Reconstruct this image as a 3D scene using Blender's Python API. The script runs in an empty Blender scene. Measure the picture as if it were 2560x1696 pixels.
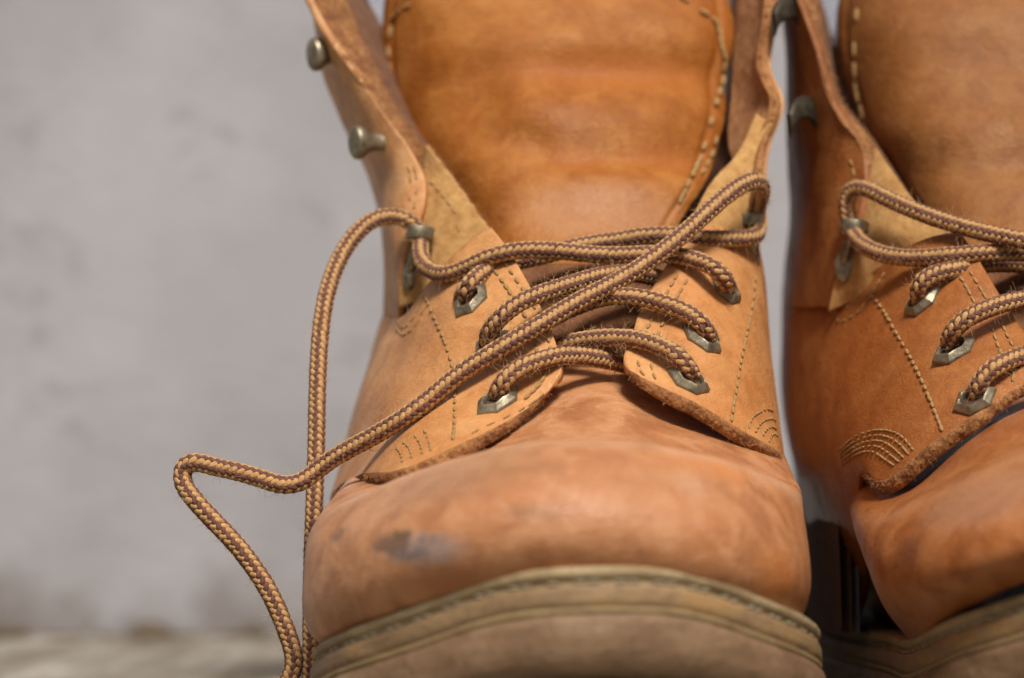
import bpy, math, random
import numpy as np
from mathutils import Vector, Matrix
from mathutils.bvhtree import BVHTree

random.seed(7)
rng = np.random.default_rng(11)
S = bpy.context.scene
COL = S.collection
rad = math.radians

# ------------------------------------------------------------------ camera, sky, sun, exposure
CAM = np.array([0.0, 0.0, 0.047])
PITCH = rad(4.3)
LENS, SENSOR = 60.0, 23.6
FPX = LENS / SENSOR * 2560.0
cd = bpy.data.cameras.new("camera")
cam = bpy.data.objects.new("camera", cd)
COL.objects.link(cam)
cam.location = CAM
cam.rotation_euler = (math.pi / 2 + PITCH, 0, 0)
cd.lens, cd.sensor_width, cd.sensor_fit = LENS, SENSOR, 'HORIZONTAL'
cd.clip_start, cd.clip_end = 0.01, 100.0
cd.dof.use_dof = True
cd.dof.focus_distance = 0.648
cd.dof.aperture_fstop = 5.6
S.camera = cam

SUN_EL, SUN_AZ = 51.0, 12.0        # azimuth measured from the viewer's back, towards the left
w = bpy.data.worlds.new("World")
S.world = w
w.use_nodes = True
nt = w.node_tree
bg = nt.nodes["Background"]
sky = nt.nodes.new("ShaderNodeTexSky")
sky.sky_type = 'NISHITA'
sky.sun_disc = False
sky.sun_elevation = rad(SUN_EL)
sky.sun_rotation = rad(180 - SUN_AZ)
sky.dust_density = 9.0
sky.air_density = 0.6
sky.ozone_density = 0.6
nt.links.new(sky.outputs[0], bg.inputs[0])
bg.inputs[1].default_value = 0.05
ld = bpy.data.lights.new("sun", 'SUN')
ld.energy = 5.0
ld.angle = rad(14)
ld.color = (1.0, 0.94, 0.86)
sun = bpy.data.objects.new("sun", ld)
COL.objects.link(sun)
az = rad(SUN_AZ)
sdir = Vector((math.sin(az) * math.cos(rad(SUN_EL)), -math.cos(az) * math.cos(rad(SUN_EL)), math.sin(rad(SUN_EL))))
sun.rotation_euler = sdir.to_track_quat('Z', 'Y').to_euler()
S.view_settings.view_transform = 'Standard'
S.view_settings.look = 'None'
S.view_settings.gamma = 1.0
S.view_settings.exposure = -0.25

# ------------------------------------------------------------------ helpers
FWD = np.array([0, math.cos(PITCH), math.sin(PITCH)])
UPV = np.array([0, -math.sin(PITCH), math.cos(PITCH)])
RGT = np.array([1.0, 0, 0])

def ray(u, v):
    return RGT * ((u - 1280) / FPX) + UPV * ((848 - v) / FPX) + FWD

def P(u, v, y):
    """world point at depth y (metres in front of the camera) seen at photo position u, v"""
    d = ray(u, v)
    return CAM + d * (y / d[1])

def spline1(t, y, tq):
    """natural cubic spline through y (n,k) at t, sampled at tq"""
    n = len(t)
    if n == 2:
        f = ((tq - t[0]) / (t[1] - t[0]))[:, None]
        return y[0] * (1 - f) + y[1] * f
    h = np.diff(t)
    A = np.zeros((n, n)); r = np.zeros((n, y.shape[1]))
    A[0, 0] = A[-1, -1] = 1
    for i in range(1, n - 1):
        A[i, i - 1], A[i, i], A[i, i + 1] = h[i - 1], 2 * (h[i - 1] + h[i]), h[i]
        r[i] = 6 * ((y[i + 1] - y[i]) / h[i] - (y[i] - y[i - 1]) / h[i - 1])
    M = np.linalg.solve(A, r)
    k = np.clip(np.searchsorted(t, tq, side='right') - 1, 0, n - 2)
    a = (t[k + 1] - tq)[:, None]; b = (tq - t[k])[:, None]; hk = h[k][:, None]
    return (M[k] * a ** 3 + M[k + 1] * b ** 3) / (6 * hk) + (y[k] / hk - M[k] * hk / 6) * a + (y[k + 1] / hk - M[k + 1] * hk / 6) * b

def curve(pts, n, power=0.8):
    pts = np.asarray(pts, float)
    d = np.linalg.norm(np.diff(pts, axis=0), axis=1) ** power
    t = np.concatenate([[0], np.cumsum(d)]); t /= t[-1]
    return spline1(t, pts, np.linspace(0, 1, n))

def even(pts, step=None, n=None):
    """resample a dense polyline evenly"""
    d = np.linalg.norm(np.diff(pts, axis=0), axis=1)
    s = np.concatenate([[0], np.cumsum(d)])
    if n is None:
        n = max(2, int(round(s[-1] / step)) + 1)
    q = np.linspace(0, s[-1], n)
    return np.stack([np.interp(q, s, pts[:, k]) for k in range(pts.shape[1])], 1)

def surf(ctrl, nu, nv):
    """ctrl: rows of (u, v, y) -> dense world grid (nu, nv, 3)"""
    g = np.array([[P(*c) for c in row] for row in ctrl])
    return surf_w(g, nu, nv)

def surf_w(g, nu, nv):
    R, C = g.shape[:2]
    d = np.linalg.norm(np.diff(g, axis=1), axis=2).mean(0) ** 0.8
    t = np.concatenate([[0], np.cumsum(d)]); t /= t[-1]
    a = np.array([spline1(t, g[i], np.linspace(0, 1, nv)) for i in range(R)])
    d = np.linalg.norm(np.diff(a, axis=0), axis=2).mean(1) ** 0.8
    t = np.concatenate([[0], np.cumsum(d)]); t /= t[-1]
    out = spline1(t, a.reshape(R, -1), np.linspace(0, 1, nu))
    return out.reshape(nu, nv, 3)

def normals(g):
    a = np.gradient(g, axis=0); b = np.gradient(g, axis=1)
    n = np.cross(a, b)
    n /= np.linalg.norm(n, axis=2, keepdims=True) + 1e-12
    mid = n[n.shape[0] // 2, n.shape[1] // 2]; pm = g[g.shape[0] // 2, g.shape[1] // 2]
    if np.dot(mid, CAM - pm) < 0:
        n = -n
    return n

def _hash(i, seed):
    x = (i[..., 0].astype(np.int64) * 73856093) ^ (i[..., 1].astype(np.int64) * 19349663) ^ (i[..., 2].astype(np.int64) * 83492791) ^ (seed * 2654435761)
    x &= 0xffffffff
    x = ((x ^ (x >> 16)) * 0x45d9f3b) & 0xffffffff
    x = ((x ^ (x >> 16)) * 0x45d9f3b) & 0xffffffff
    x ^= x >> 16
    return x / 4294967295.0 * 2 - 1

def vnoise(p, scale, seed=0, octaves=1):
    """smooth value noise in -1..1 at points (..,3)"""
    out = 0; amp = 1; tot = 0
    for o in range(octaves):
        q = p * scale * 2 ** o + 1000.3
        i = np.floor(q).astype(np.int64); f = q - i
        f = f * f * (3 - 2 * f)
        r = 0
        for dx in (0, 1):
            for dy in (0, 1):
                for dz in (0, 1):
                    wgt = (f[..., 0] if dx else 1 - f[..., 0]) * (f[..., 1] if dy else 1 - f[..., 1]) * (f[..., 2] if dz else 1 - f[..., 2])
                    r = r + wgt * _hash(i + np.array([dx, dy, dz]), seed + o)
        out = out + r * amp; tot += amp; amp *= 0.5
    return out / tot

def make_mesh(name, V, F, mats, midx=None, smooth=True):
    me = bpy.data.meshes.new(name)
    me.from_pydata([tuple(v) for v in V], [], [tuple(f) for f in F])
    for m in mats:
        me.materials.append(m)
    if midx is not None:
        me.polygons.foreach_set("material_index", np.asarray(midx, dtype=np.int32))
    if smooth:
        me.polygons.foreach_set("use_smooth", np.ones(len(me.polygons), dtype=bool))
    me.update()
    return me

def link(name, me, parent=None):
    o = bpy.data.objects.new(name, me)
    COL.objects.link(o)
    if parent is not None:
        o.parent = parent
        if parent.parent is None:          # the thing's own Empty; parts themselves keep world coordinates
            o.matrix_parent_inverse = parent.matrix_basis.inverted()
    return o

def part(name, V, F, mat, parent=None, midx=None, smooth=True, kind=None, label=None):
    mats = mat if isinstance(mat, (list, tuple)) else [mat]
    o = link(name, make_mesh(name, V, F, mats, midx, smooth), parent)
    if kind: o["kind"] = kind
    if label: o["label"] = label
    return o

def grid_faces(nu, nv, base=0, flip=False, closed_v=False):
    i, j = np.meshgrid(np.arange(nu - 1), np.arange(nv if closed_v else nv - 1), indexing='ij')
    j2 = (j + 1) % nv
    f = np.stack([i * nv + j, i * nv + j2, (i + 1) * nv + j2, (i + 1) * nv + j], -1).reshape(-1, 4) + base
    return f[:, ::-1] if flip else f

def orient(g):
    """True when the quads of the grid as built face away from the camera"""
    a = np.gradient(g, axis=0); b = np.gradient(g, axis=1)
    n = np.cross(b, a)
    c = g.shape[0] // 2, g.shape[1] // 2
    return np.dot(n[c], CAM - g[c]) < 0

def sheet(name, g, th, mat, parent=None, nrm=None, label=None):
    """a grid with real thickness, front face as given, back face th behind it, closed round the rim"""
    nu, nv = g.shape[:2]
    n = normals(g) if nrm is None else nrm
    back = g - n * th
    V = np.concatenate([g.reshape(-1, 3), back.reshape(-1, 3)])
    fl = orient(g)
    F = [grid_faces(nu, nv, 0, fl), grid_faces(nu, nv, nu * nv, not fl)]
    ring = [(i, 0) for i in range(nu)] + [(nu - 1, j) for j in range(1, nv)] + [(i, nv - 1) for i in range(nu - 2, -1, -1)] + [(0, j) for j in range(nv - 2, 0, -1)]
    ids = np.array([i * nv + j for i, j in ring]); N = nu * nv
    nx = np.roll(ids, -1)
    rim = np.stack([ids, nx, nx + N, ids + N], 1)
    F.append(rim if not fl else rim[:, ::-1])
    return part(name, V, np.concatenate(F), mat, parent, label=label)

BV = {}
def reg(key, g):
    nu, nv = g.shape[:2]
    BV[key] = BVHTree.FromPolygons([Vector(p) for p in g.reshape(-1, 3)], [tuple(int(k) for k in f) for f in grid_faces(nu, nv)])

def hit(keys, u, v):
    d = Vector(ray(u, v)).normalized(); best = None
    for k in ([keys] if isinstance(keys, str) else keys):
        loc, nor, idx, dist = BV[k].ray_cast(Vector(CAM), d)
        if loc is not None and (best is None or dist < best[2]):
            if nor.dot(d) > 0: nor = -nor
            best = (loc, nor, dist)
    return best

def frames(path):
    t = np.gradient(path, axis=0)
    t /= np.linalg.norm(t, axis=1, keepdims=True) + 1e-12
    a = np.zeros_like(path)
    ref = np.array([0, -1.0, 0.3])
    v = ref - t[0] * np.dot(ref, t[0]); v /= np.linalg.norm(v)
    for i in range(len(path)):
        v = v - t[i] * np.dot(v, t[i]); v /= np.linalg.norm(v) + 1e-12
        a[i] = v
    return t, a, np.cross(t, a)

def tube(path, r, seg=8, cap=True):
    path = np.asarray(path, float)
    t, a, b = frames(path)
    r = np.broadcast_to(np.asarray(r, float), (len(path),))
    th = np.linspace(0, 2 * np.pi, seg, endpoint=False)
    V = path[:, None] + r[:, None, None] * (np.cos(th)[None, :, None] * a[:, None] + np.sin(th)[None, :, None] * b[:, None])
    F = [tuple(f) for f in grid_faces(len(path), seg, closed_v=True)]
    V = V.reshape(-1, 3)
    if cap:
        F += [tuple(range(seg - 1, -1, -1)), tuple(range(len(V) - seg, len(V)))]
    return V, F

def fibres(roots, dirs, lengths, r, curl=0.5):
    """many short bent hairs as thin three-sided tubes"""
    V, F = [], []
    n = 5
    for p, d, L in zip(roots, dirs, lengths):
        d = d / (np.linalg.norm(d) + 1e-9)
        c = rng.normal(size=3); c -= d * np.dot(c, d); c /= np.linalg.norm(c) + 1e-9
        s = np.linspace(0, 1, n)[:, None]
        path = p + d * s * L + c * (s ** 2) * L * curl * rng.uniform(0.2, 1)
        v, f = tube(path, np.linspace(r, r * 0.35, n), 3, False)
        b = sum(len(x) for x in V)
        V.append(v); F += [tuple(k + b for k in q) for q in f]
    return np.concatenate(V), F

# ------------------------------------------------------------------ materials
def mat(name, base, rough=0.5, metal=0.0, build=None, spec=0.5):
    m = bpy.data.materials.new(name); m.use_nodes = True
    b = m.node_tree.nodes["Principled BSDF"]
    b.inputs["Base Color"].default_value = (*base, 1)
    b.inputs["Roughness"].default_value = rough
    b.inputs["Metallic"].default_value = metal
    b.inputs["Specular IOR Level"].default_value = spec
    if build: build(m.node_tree, b)
    return m

def N(nt, typ, **kw):
    n = nt.nodes.new(typ)
    for k, v in kw.items():
        if k in n.inputs: n.inputs[k].default_value = v
        else: setattr(n, k, v)
    return n

def noise(nt, scale, detail=4, rough=0.55, stretch=None, rot=None, dist=0.0):
    tc = N(nt, "ShaderNodeTexCoord")
    src = tc.outputs["Object"]
    if stretch or rot:
        mp = N(nt, "ShaderNodeMapping")
        mp.inputs["Scale"].default_value = stretch or (1, 1, 1)
        if rot: mp.inputs["Rotation"].default_value = rot
        nt.links.new(src, mp.inputs[0]); src = mp.outputs[0]
    n = N(nt, "ShaderNodeTexNoise", Scale=scale, Detail=detail, Roughness=rough, Distortion=dist)
    nt.links.new(src, n.inputs["Vector"])
    return n.outputs["Fac"]

def ramp(nt, fac, stops):
    r = N(nt, "ShaderNodeValToRGB")
    e = r.color_ramp.elements
    while len(e) < len(stops): e.new(0.5)
    for k, (p, c) in enumerate(stops):
        e[k].position = p; e[k].color = (*c, 1) if len(c) == 3 else c
    nt.links.new(fac, r.inputs[0])
    return r.outputs[0]

def mix(nt, fac, a, b, mode='MIX'):
    m = N(nt, "ShaderNodeMix", data_type='RGBA', blend_type=mode)
    for sock, val in ((0, fac), (6, a), (7, b)):
        if hasattr(val, 'is_linked') or isinstance(val, bpy.types.NodeSocket): nt.links.new(val, m.inputs[sock])
        elif sock == 0: m.inputs[0].default_value = val
        else: m.inputs[sock].default_value = (*val, 1)
    return m.outputs[2]

def math_(nt, op, a, b=None, clamp=False):
    m = N(nt, "ShaderNodeMath", operation=op); m.use_clamp = clamp
    for k, val in enumerate((a, b)):
        if val is None: continue
        if isinstance(val, bpy.types.NodeSocket): nt.links.new(val, m.inputs[k])
        else: m.inputs[k].default_value = val
    return m.outputs[0]

def bump(nt, b, parts, strength=1.0):
    """parts: list of (height socket, metres)"""
    prev = None
    for h, d in parts:
        bp = N(nt, "ShaderNodeBump", Strength=strength, Distance=d)
        nt.links.new(h, bp.inputs["Height"])
        if prev is not None: nt.links.new(prev, bp.inputs["Normal"])
        prev = bp.outputs[0]
    nt.links.new(prev, b.inputs["Normal"])

def blob(nt, p, rx, soft=0.5, warp=0.0, stretch=(1, 1, 1)):
    """1 inside a spot centred at world point p, 0 outside, with an uneven edge"""
    tc = N(nt, "ShaderNodeTexCoord")
    sub = N(nt, "ShaderNodeVectorMath", operation='SUBTRACT'); sub.inputs[1].default_value = tuple(p)
    nt.links.new(tc.outputs["Object"], sub.inputs[0])
    mul = N(nt, "ShaderNodeVectorMath", operation='MULTIPLY'); mul.inputs[1].default_value = stretch
    nt.links.new(sub.outputs[0], mul.inputs[0])
    ln = N(nt, "ShaderNodeVectorMath", operation='LENGTH'); nt.links.new(mul.outputs[0], ln.inputs[0])
    d = ln.outputs["Value"]
    if warp:
        d = math_(nt, 'ADD', d, math_(nt, 'MULTIPLY', math_(nt, 'SUBTRACT', noise(nt, 520, 5, 0.72), 0.5), warp))
    mr = N(nt, "ShaderNodeMapRange"); mr.inputs["From Min"].default_value = rx; mr.inputs["From Max"].default_value = rx * (1 - soft)
    mr.interpolation_type = 'SMOOTHSTEP'
    nt.links.new(d, mr.inputs[0])
    return mr.outputs[0]

def leather(name, dark, midc, light, rough=0.42, spots=(), grain=1.0, spec=0.38, worn=False, mott=1.0):
    deep = (dark[0] * .62, dark[1] * .50, dark[2] * .42)
    def f(nt, b):
        big = noise(nt, 38, 6, 0.62, dist=0.8)
        c = ramp(nt, big, [(0.30, dark), (0.48, midc), (0.66, light)])
        fine = noise(nt, 700, 3, 0.6)
        c = mix(nt, 0.30, c, ramp(nt, fine, [(0.3, tuple(x * 0.72 for x in midc)), (0.7, tuple(min(1, x * 1.22) for x in midc))]))
        sm = noise(nt, 130, 5, 0.7, stretch=(1, 1, 2.2), dist=0.5)
        c = mix(nt, math_(nt, 'MULTIPLY', ramp(nt, sm, [(0.54, (0, 0, 0)), (0.72, (1, 1, 1))]), 0.42), c, dark)
        red = noise(nt, 24, 4, 0.6, rot=(0.6, 0.3, 1.1), dist=0.4)
        c = mix(nt, math_(nt, 'MULTIPLY', ramp(nt, red, [(0.54, (0, 0, 0)), (0.70, (1, 1, 1))]), 0.55), c, (midc[0] * .92, midc[1] * .74, midc[2] * .55))
        mt = noise(nt, 105, 4, 0.6, dist=0.6)
        c = mix(nt, math_(nt, 'MULTIPLY', ramp(nt, mt, [(0.50, (0, 0, 0)), (0.62, (1, 1, 1))]), 0.65 * mott), c, (dark[0] * .86, dark[1] * .84, dark[2] * .9))
        c = mix(nt, math_(nt, 'MULTIPLY', ramp(nt, mt, [(0.36, (1, 1, 1)), (0.48, (0, 0, 0))]), 0.50 * mott), c, (light[0] * 1.06, light[1] * 1.08, light[2] * 1.2))
        # fine rubbed scratches running across the hide
        sc = noise(nt, 90, 6, 0.75, stretch=(0.35, 1, 3.0), rot=(0, 0.25, 0), dist=0.2)
        k = ramp(nt, sc, [(0.62, (0, 0, 0)), (0.68, (1, 1, 1))])
        c = mix(nt, math_(nt, 'MULTIPLY', k, 0.30), c, deep)
        # dark pin-prick dirt in the pores
        dots = noise(nt, 1500, 2, 0.5)
        c = mix(nt, math_(nt, 'MULTIPLY', ramp(nt, dots, [(0.70, (0, 0, 0)), (0.78, (1, 1, 1))]), 0.45), c, deep)
        r = ramp(nt, noise(nt, 60, 5, 0.65, dist=0.5), [(0.3, (rough - 0.10,) * 3), (0.55, (rough,) * 3), (0.72, (rough + 0.16,) * 3)])
        hts = []
        for p, rx, col, amt, ro, st in spots:
            k = math_(nt, 'MULTIPLY', blob(nt, p, rx, 0.6, min(rx * 1.6, 0.016), st), amt)
            c = mix(nt, k, c, col)
            if ro is not None: r = mix(nt, k, r, (ro,) * 3)
        if worn:  # also paints the ridge's sheen and the fold's shade into the colour
            a1 = N(nt, "ShaderNodeAttribute", attribute_name="rub_sheen"); a2 = N(nt, "ShaderNodeAttribute", attribute_name="dirt")
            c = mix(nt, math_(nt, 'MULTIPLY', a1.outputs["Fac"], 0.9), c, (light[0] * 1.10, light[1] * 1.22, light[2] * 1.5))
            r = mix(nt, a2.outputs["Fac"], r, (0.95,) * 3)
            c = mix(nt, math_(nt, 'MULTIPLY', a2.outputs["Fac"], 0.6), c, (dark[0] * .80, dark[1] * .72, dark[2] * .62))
        nt.links.new(c, b.inputs["Base Color"]); nt.links.new(r, b.inputs["Roughness"])
        pore = N(nt, "ShaderNodeTexVoronoi", Scale=1300.0); pore.feature = 'DISTANCE_TO_EDGE'
        tc = N(nt, "ShaderNodeTexCoord"); nt.links.new(tc.outputs["Object"], pore.inputs["Vector"])
        ph = ramp(nt, pore.outputs["Distance"], [(0.0, (0, 0, 0)), (0.12, (1, 1, 1))])
        bump(nt, b, [(fine, 0.00024 * grain), (ph, 0.00005 * grain), (sm, 0.00030 * grain), (sc, 0.00025 * grain)])
    return mat(name, midc, rough, 0, f, spec)

def suede(name, a, bcol, c3, sc=1500, depth=0.0006):
    def f(nt, b):
        n1 = noise(nt, sc, 5, 0.7)
        n2 = noise(nt, 220, 4, 0.6)
        c = ramp(nt, n1, [(0.3, a), (0.52, bcol), (0.72, c3)])
        c = mix(nt, 0.45, c, ramp(nt, n2, [(0.35, a), (0.65, c3)]))
        nt.links.new(c, b.inputs["Base Color"])
        b.inputs["Sheen Weight"].default_value = 0.07
        bump(nt, b, [(n1, depth)])
    return mat(name, bcol, 0.9, 0, f, 0.25)

def cloth(name, a, c2, sc=900):
    def f(nt, b):
        n = noise(nt, sc, 3, 0.6, stretch=(1, 1, 1))
        n2 = noise(nt, 2800, 2, 0.6)
        c = ramp(nt, n, [(0.3, a), (0.7, c2)])
        nt.links.new(c, b.inputs["Base Color"])
        b.inputs["Sheen Weight"].default_value = 0.05
        bump(nt, b, [(n2, 0.00025)])
    return mat(name, a, 0.75, 0, f, 0.3)

LEATHER_D, LEATHER_M, LEATHER_L = (0.40, 0.158, 0.045), (0.55, 0.252, 0.088), (0.63, 0.330, 0.130)
M_quarter = leather("tan_leather", LEATHER_D, LEATHER_M, LEATHER_L, 0.44, mott=.5)
M_quarterR = leather("shaded_tan_leather", (0.25, 0.078, 0.019), (0.34, 0.120, 0.031), (0.42, 0.175, 0.053), 0.38, mott=.6)  # right boot's leathers are darkened copies: its shade put into the colour
M_collarR = leather("shaded_collar_leather", (0.22, 0.067, 0.016), (0.30, 0.105, 0.028), (0.37, 0.155, 0.050), 0.42)
M_tongueR = leather("shaded_padded_leather", (0.18, 0.062, 0.014), (0.25, 0.098, 0.026), (0.31, 0.138, 0.045), 0.5, mott=.5, spec=.25)
M_collar = leather("orange_tan_leather", (0.46, 0.21, 0.082), (0.56, 0.285, 0.118), (0.62, 0.35, 0.16), 0.5)
M_tongue = leather("padded_orange_leather", (0.23, 0.068, 0.009), (0.32, 0.106, 0.016), (0.43, 0.185, 0.045), 0.50, mott=.45, spec=.25,
                   spots=[(P(1500, 150, .716), 0.022, (0.36, 0.11, 0.015), 0.75, None, (0.55, 0.6, 2.2)),
                          (P(1700, 160, .716), 0.018, (0.36, 0.11, 0.015), 0.7, None, (0.55, 0.6, 2.0)),
                          (P(1440, 385, .704), 0.012, (0.34, 0.10, 0.013), 0.7, None, (0.8, 0.6, 2.2)),
                          (P(1670, 375, .706), 0.014, (0.34, 0.10, 0.013), 0.7, None, (0.6, 0.6, 2.2)),
                          (P(1500, 520, .696), 0.020, (0.42, 0.21, 0.10), 0.6, 0.34, (0.6, 0.6, 1.5))])  # last spot: pale sheen at the tongue's foot, a highlight painted in
M_raw = suede("raw_cut_leather", (0.11, 0.033, 0.010), (0.28, 0.105, 0.033), (0.60, 0.31, 0.115))
M_rawlight = suede("pale_cut_leather", (0.30, 0.13, 0.045), (0.50, 0.25, 0.09), (0.68, 0.40, 0.17))
M_nubuck = suede("pale_nubuck", (0.30, 0.145, 0.045), (0.44, 0.240, 0.082), (0.54, 0.325, 0.125), 500, 0.0004)
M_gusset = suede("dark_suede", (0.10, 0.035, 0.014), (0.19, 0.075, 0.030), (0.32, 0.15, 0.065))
M_inner = suede("inner_suede", (0.24, 0.085, 0.025), (0.42, 0.18, 0.06), (0.58, 0.31, 0.125), 700, .0009)
M_lining = cloth("blue_grey_lining", (0.20, 0.21, 0.26), (0.34, 0.35, 0.40))
M_thread = cloth("gold_thread", (0.44, 0.25, 0.085), (0.60, 0.38, 0.155), 1500)
M_threadw = cloth("pale_thread", (0.55, 0.46, 0.30), (0.70, 0.60, 0.42), 1500)
M_gold = cloth("gold_yarn", (0.39, 0.212, 0.080), (0.56, 0.340, 0.145), 1100)
M_maroon = cloth("maroon_yarn", (0.100, 0.040, 0.027), (0.195, 0.086, 0.060), 1100)
M_core = cloth("lace_core", (0.07, 0.03, 0.02), (0.12, 0.06, 0.03))
M_fuzz = cloth("yarn_fuzz", (0.62, 0.40, 0.19), (0.72, 0.50, 0.27))

def f_brass(nt, b):
    n = noise(nt, 350, 5, 0.65)
    c = ramp(nt, n, [(0.3, (0.11, 0.095, 0.066)), (0.55, (0.26, 0.225, 0.155)), (0.75, (0.40, 0.35, 0.245))])
    nt.links.new(c, b.inputs["Base Color"])
    r = ramp(nt, noise(nt, 900, 4, 0.6), [(0.3, (0.30,) * 3), (0.7, (0.52,) * 3)])
    nt.links.new(r, b.inputs["Roughness"])
    bump(nt, b, [(noise(nt, 1600, 3, 0.6), 0.00008)])
def f_bronze(nt, b):
    c = ramp(nt, noise(nt, 350, 5, 0.65), [(0.3, (0.025, 0.020, 0.014)), (0.55, (0.06, 0.050, 0.034)), (0.75, (0.13, 0.11, 0.075))])
    nt.links.new(c, b.inputs["Base Color"])
    bump(nt, b, [(noise(nt, 1600, 3, 0.6), 0.00008)])
M_bronze = mat("shaded_bronze", (0.12, 0.1, 0.07), 0.58, 0.5, f_bronze, 0.3)  # right boot's hooks: metal darkened to carry the shade between the boots
M_brass = mat("antique_brass", (0.3, 0.26, 0.18), 0.38, 0.6, f_brass)

def rubber(name, a, bc, c3, rough=0.6, sc=60):
    def f(nt, b):
        n = noise(nt, sc, 5, 0.65, stretch=(1, 1, 3.0), dist=0.5)
        c = ramp(nt, n, [(0.3, a), (0.5, bc), (0.7, c3)])
        d = noise(nt, 420, 5, 0.7)
        c = mix(nt, math_(nt, 'MULTIPLY', ramp(nt, d, [(0.52, (0, 0, 0)), (0.72, (1, 1, 1))]), 0.5), c, tuple(x * 0.5 for x in a))
        nt.links.new(c, b.inputs["Base Color"])
        bump(nt, b, [(d, 0.0005), (noise(nt, 1800, 2), 0.0001)])
    return mat(name, bc, rough, 0, f, 0.4)
M_welt = rubber("tan_welt", (0.22, 0.155, 0.075), (0.32, 0.235, 0.125), (0.42, 0.325, 0.19))
M_mid = rubber("midsole_rubber", (0.19, 0.12, 0.06), (0.27, 0.175, 0.088), (0.37, 0.21, 0.07), sc=45)
M_line = rubber("yellow_sole_line", (0.21, 0.14, 0.068), (0.285, 0.20, 0.095), (0.34, 0.25, 0.125))
M_out = rubber("brown_outsole", (0.14, 0.082, 0.042), (0.21, 0.125, 0.068), (0.27, 0.175, 0.10))
M_tread = rubber("dark_tread", (0.06, 0.035, 0.018), (0.11, 0.062, 0.030), (0.15, 0.09, 0.05))

def f_wall(nt, b):
    n = noise(nt, 7, 6, 0.6)
    n2 = noise(nt, 19, 6, 0.68, stretch=(1, 1, 1.5), dist=0.4)
    c = ramp(nt, n, [(0.3, (0.25, 0.245, 0.258)), (0.5, (0.325, 0.318, 0.335)), (0.7, (0.38, 0.377, 0.398))])
    k = ramp(nt, n2, [(0.57, (0, 0, 0)), (0.76, (1, 1, 1))])
    c = mix(nt, math_(nt, 'MULTIPLY', k, 0.75), c, (0.17, 0.155, 0.150))
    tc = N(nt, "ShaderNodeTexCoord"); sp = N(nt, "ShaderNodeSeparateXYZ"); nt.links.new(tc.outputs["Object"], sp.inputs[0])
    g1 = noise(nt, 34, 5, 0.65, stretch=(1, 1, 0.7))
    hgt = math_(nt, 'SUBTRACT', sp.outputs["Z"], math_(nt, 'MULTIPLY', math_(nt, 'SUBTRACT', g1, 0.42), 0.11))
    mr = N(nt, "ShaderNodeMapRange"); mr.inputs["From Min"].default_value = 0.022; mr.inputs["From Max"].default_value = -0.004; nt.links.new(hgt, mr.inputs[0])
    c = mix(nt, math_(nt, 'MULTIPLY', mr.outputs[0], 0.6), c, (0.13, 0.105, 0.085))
    nt.links.new(c, b.inputs["Base Color"])
    bump(nt, b, [(n2, 0.0012), (noise(nt, 160, 4), 0.0006)])
M_wall = mat("grey_plaster", (0.5, 0.48, 0.48), 0.9, 0, f_wall, 0.2)

def f_floor(nt, b):
    n = noise(nt, 40, 5, 0.65, stretch=(1, 0.12, 1))
    n2 = noise(nt, 60, 5, 0.6)
    c = ramp(nt, n, [(0.3, (0.09, 0.072, 0.052)), (0.45, (0.19, 0.165, 0.125)), (0.55, (0.25, 0.232, 0.20)), (0.66, (0.40, 0.375, 0.335))])
    c = mix(nt, math_(nt, 'MULTIPLY', ramp(nt, n2, [(0.5, (0, 0, 0)), (0.75, (1, 1, 1))]), 0.4), c, (0.30, 0.23, 0.15))
    nt.links.new(c, b.inputs["Base Color"])
    bump(nt, b, [(n2, 0.002), (n, 0.002)])
M_floor = mat("pale_worn_floor", (0.5, 0.45, 0.35), 0.75, 0, f_floor, 0.3)
M_dirt = suede("dark_dirt", (0.05, 0.035, 0.02), (0.10, 0.07, 0.04), (0.16, 0.12, 0.08), 300, 0.001)

# ------------------------------------------------------------------ setting: floor and wall
WALL_Y = 1.22
def slab(name, x0, x1, y0, y1, z, m, nx=60, ny=60, amp=0.0, seed=1):
    xs, ys = np.linspace(x0, x1, nx), np.linspace(y0, y1, ny)
    X, Y = np.meshgrid(xs, ys, indexing='ij')
    g = np.stack([X, Y, np.full_like(X, z)], -1)
    g[..., 2] += amp * (vnoise(g, 30, seed, 3) - 1)
    return part(name, g.reshape(-1, 3), grid_faces(nx, ny, 0, True), m)
fl = slab("floor", -3, 3, -2.0, WALL_Y + 0.02, 0.0, M_floor, 120, 120, 0.0)
fl["kind"] = "structure"; fl["label"] = "pale worn floor with dirt along the wall"
nx, nz = 160, 90
X, Z = np.meshgrid(np.linspace(-3, 3, nx), np.linspace(-0.01, 2.2, nz), indexing='ij')
gw = np.stack([X, np.full_like(X, WALL_Y), Z], -1)
gw[..., 1] += 0.003 * vnoise(gw, 5, 5, 2)
wl = part("wall", gw.reshape(-1, 3), grid_faces(nx, nz), M_wall)
wl["kind"] = "structure"; wl["label"] = "grey plastered wall with faint stains"
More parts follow.
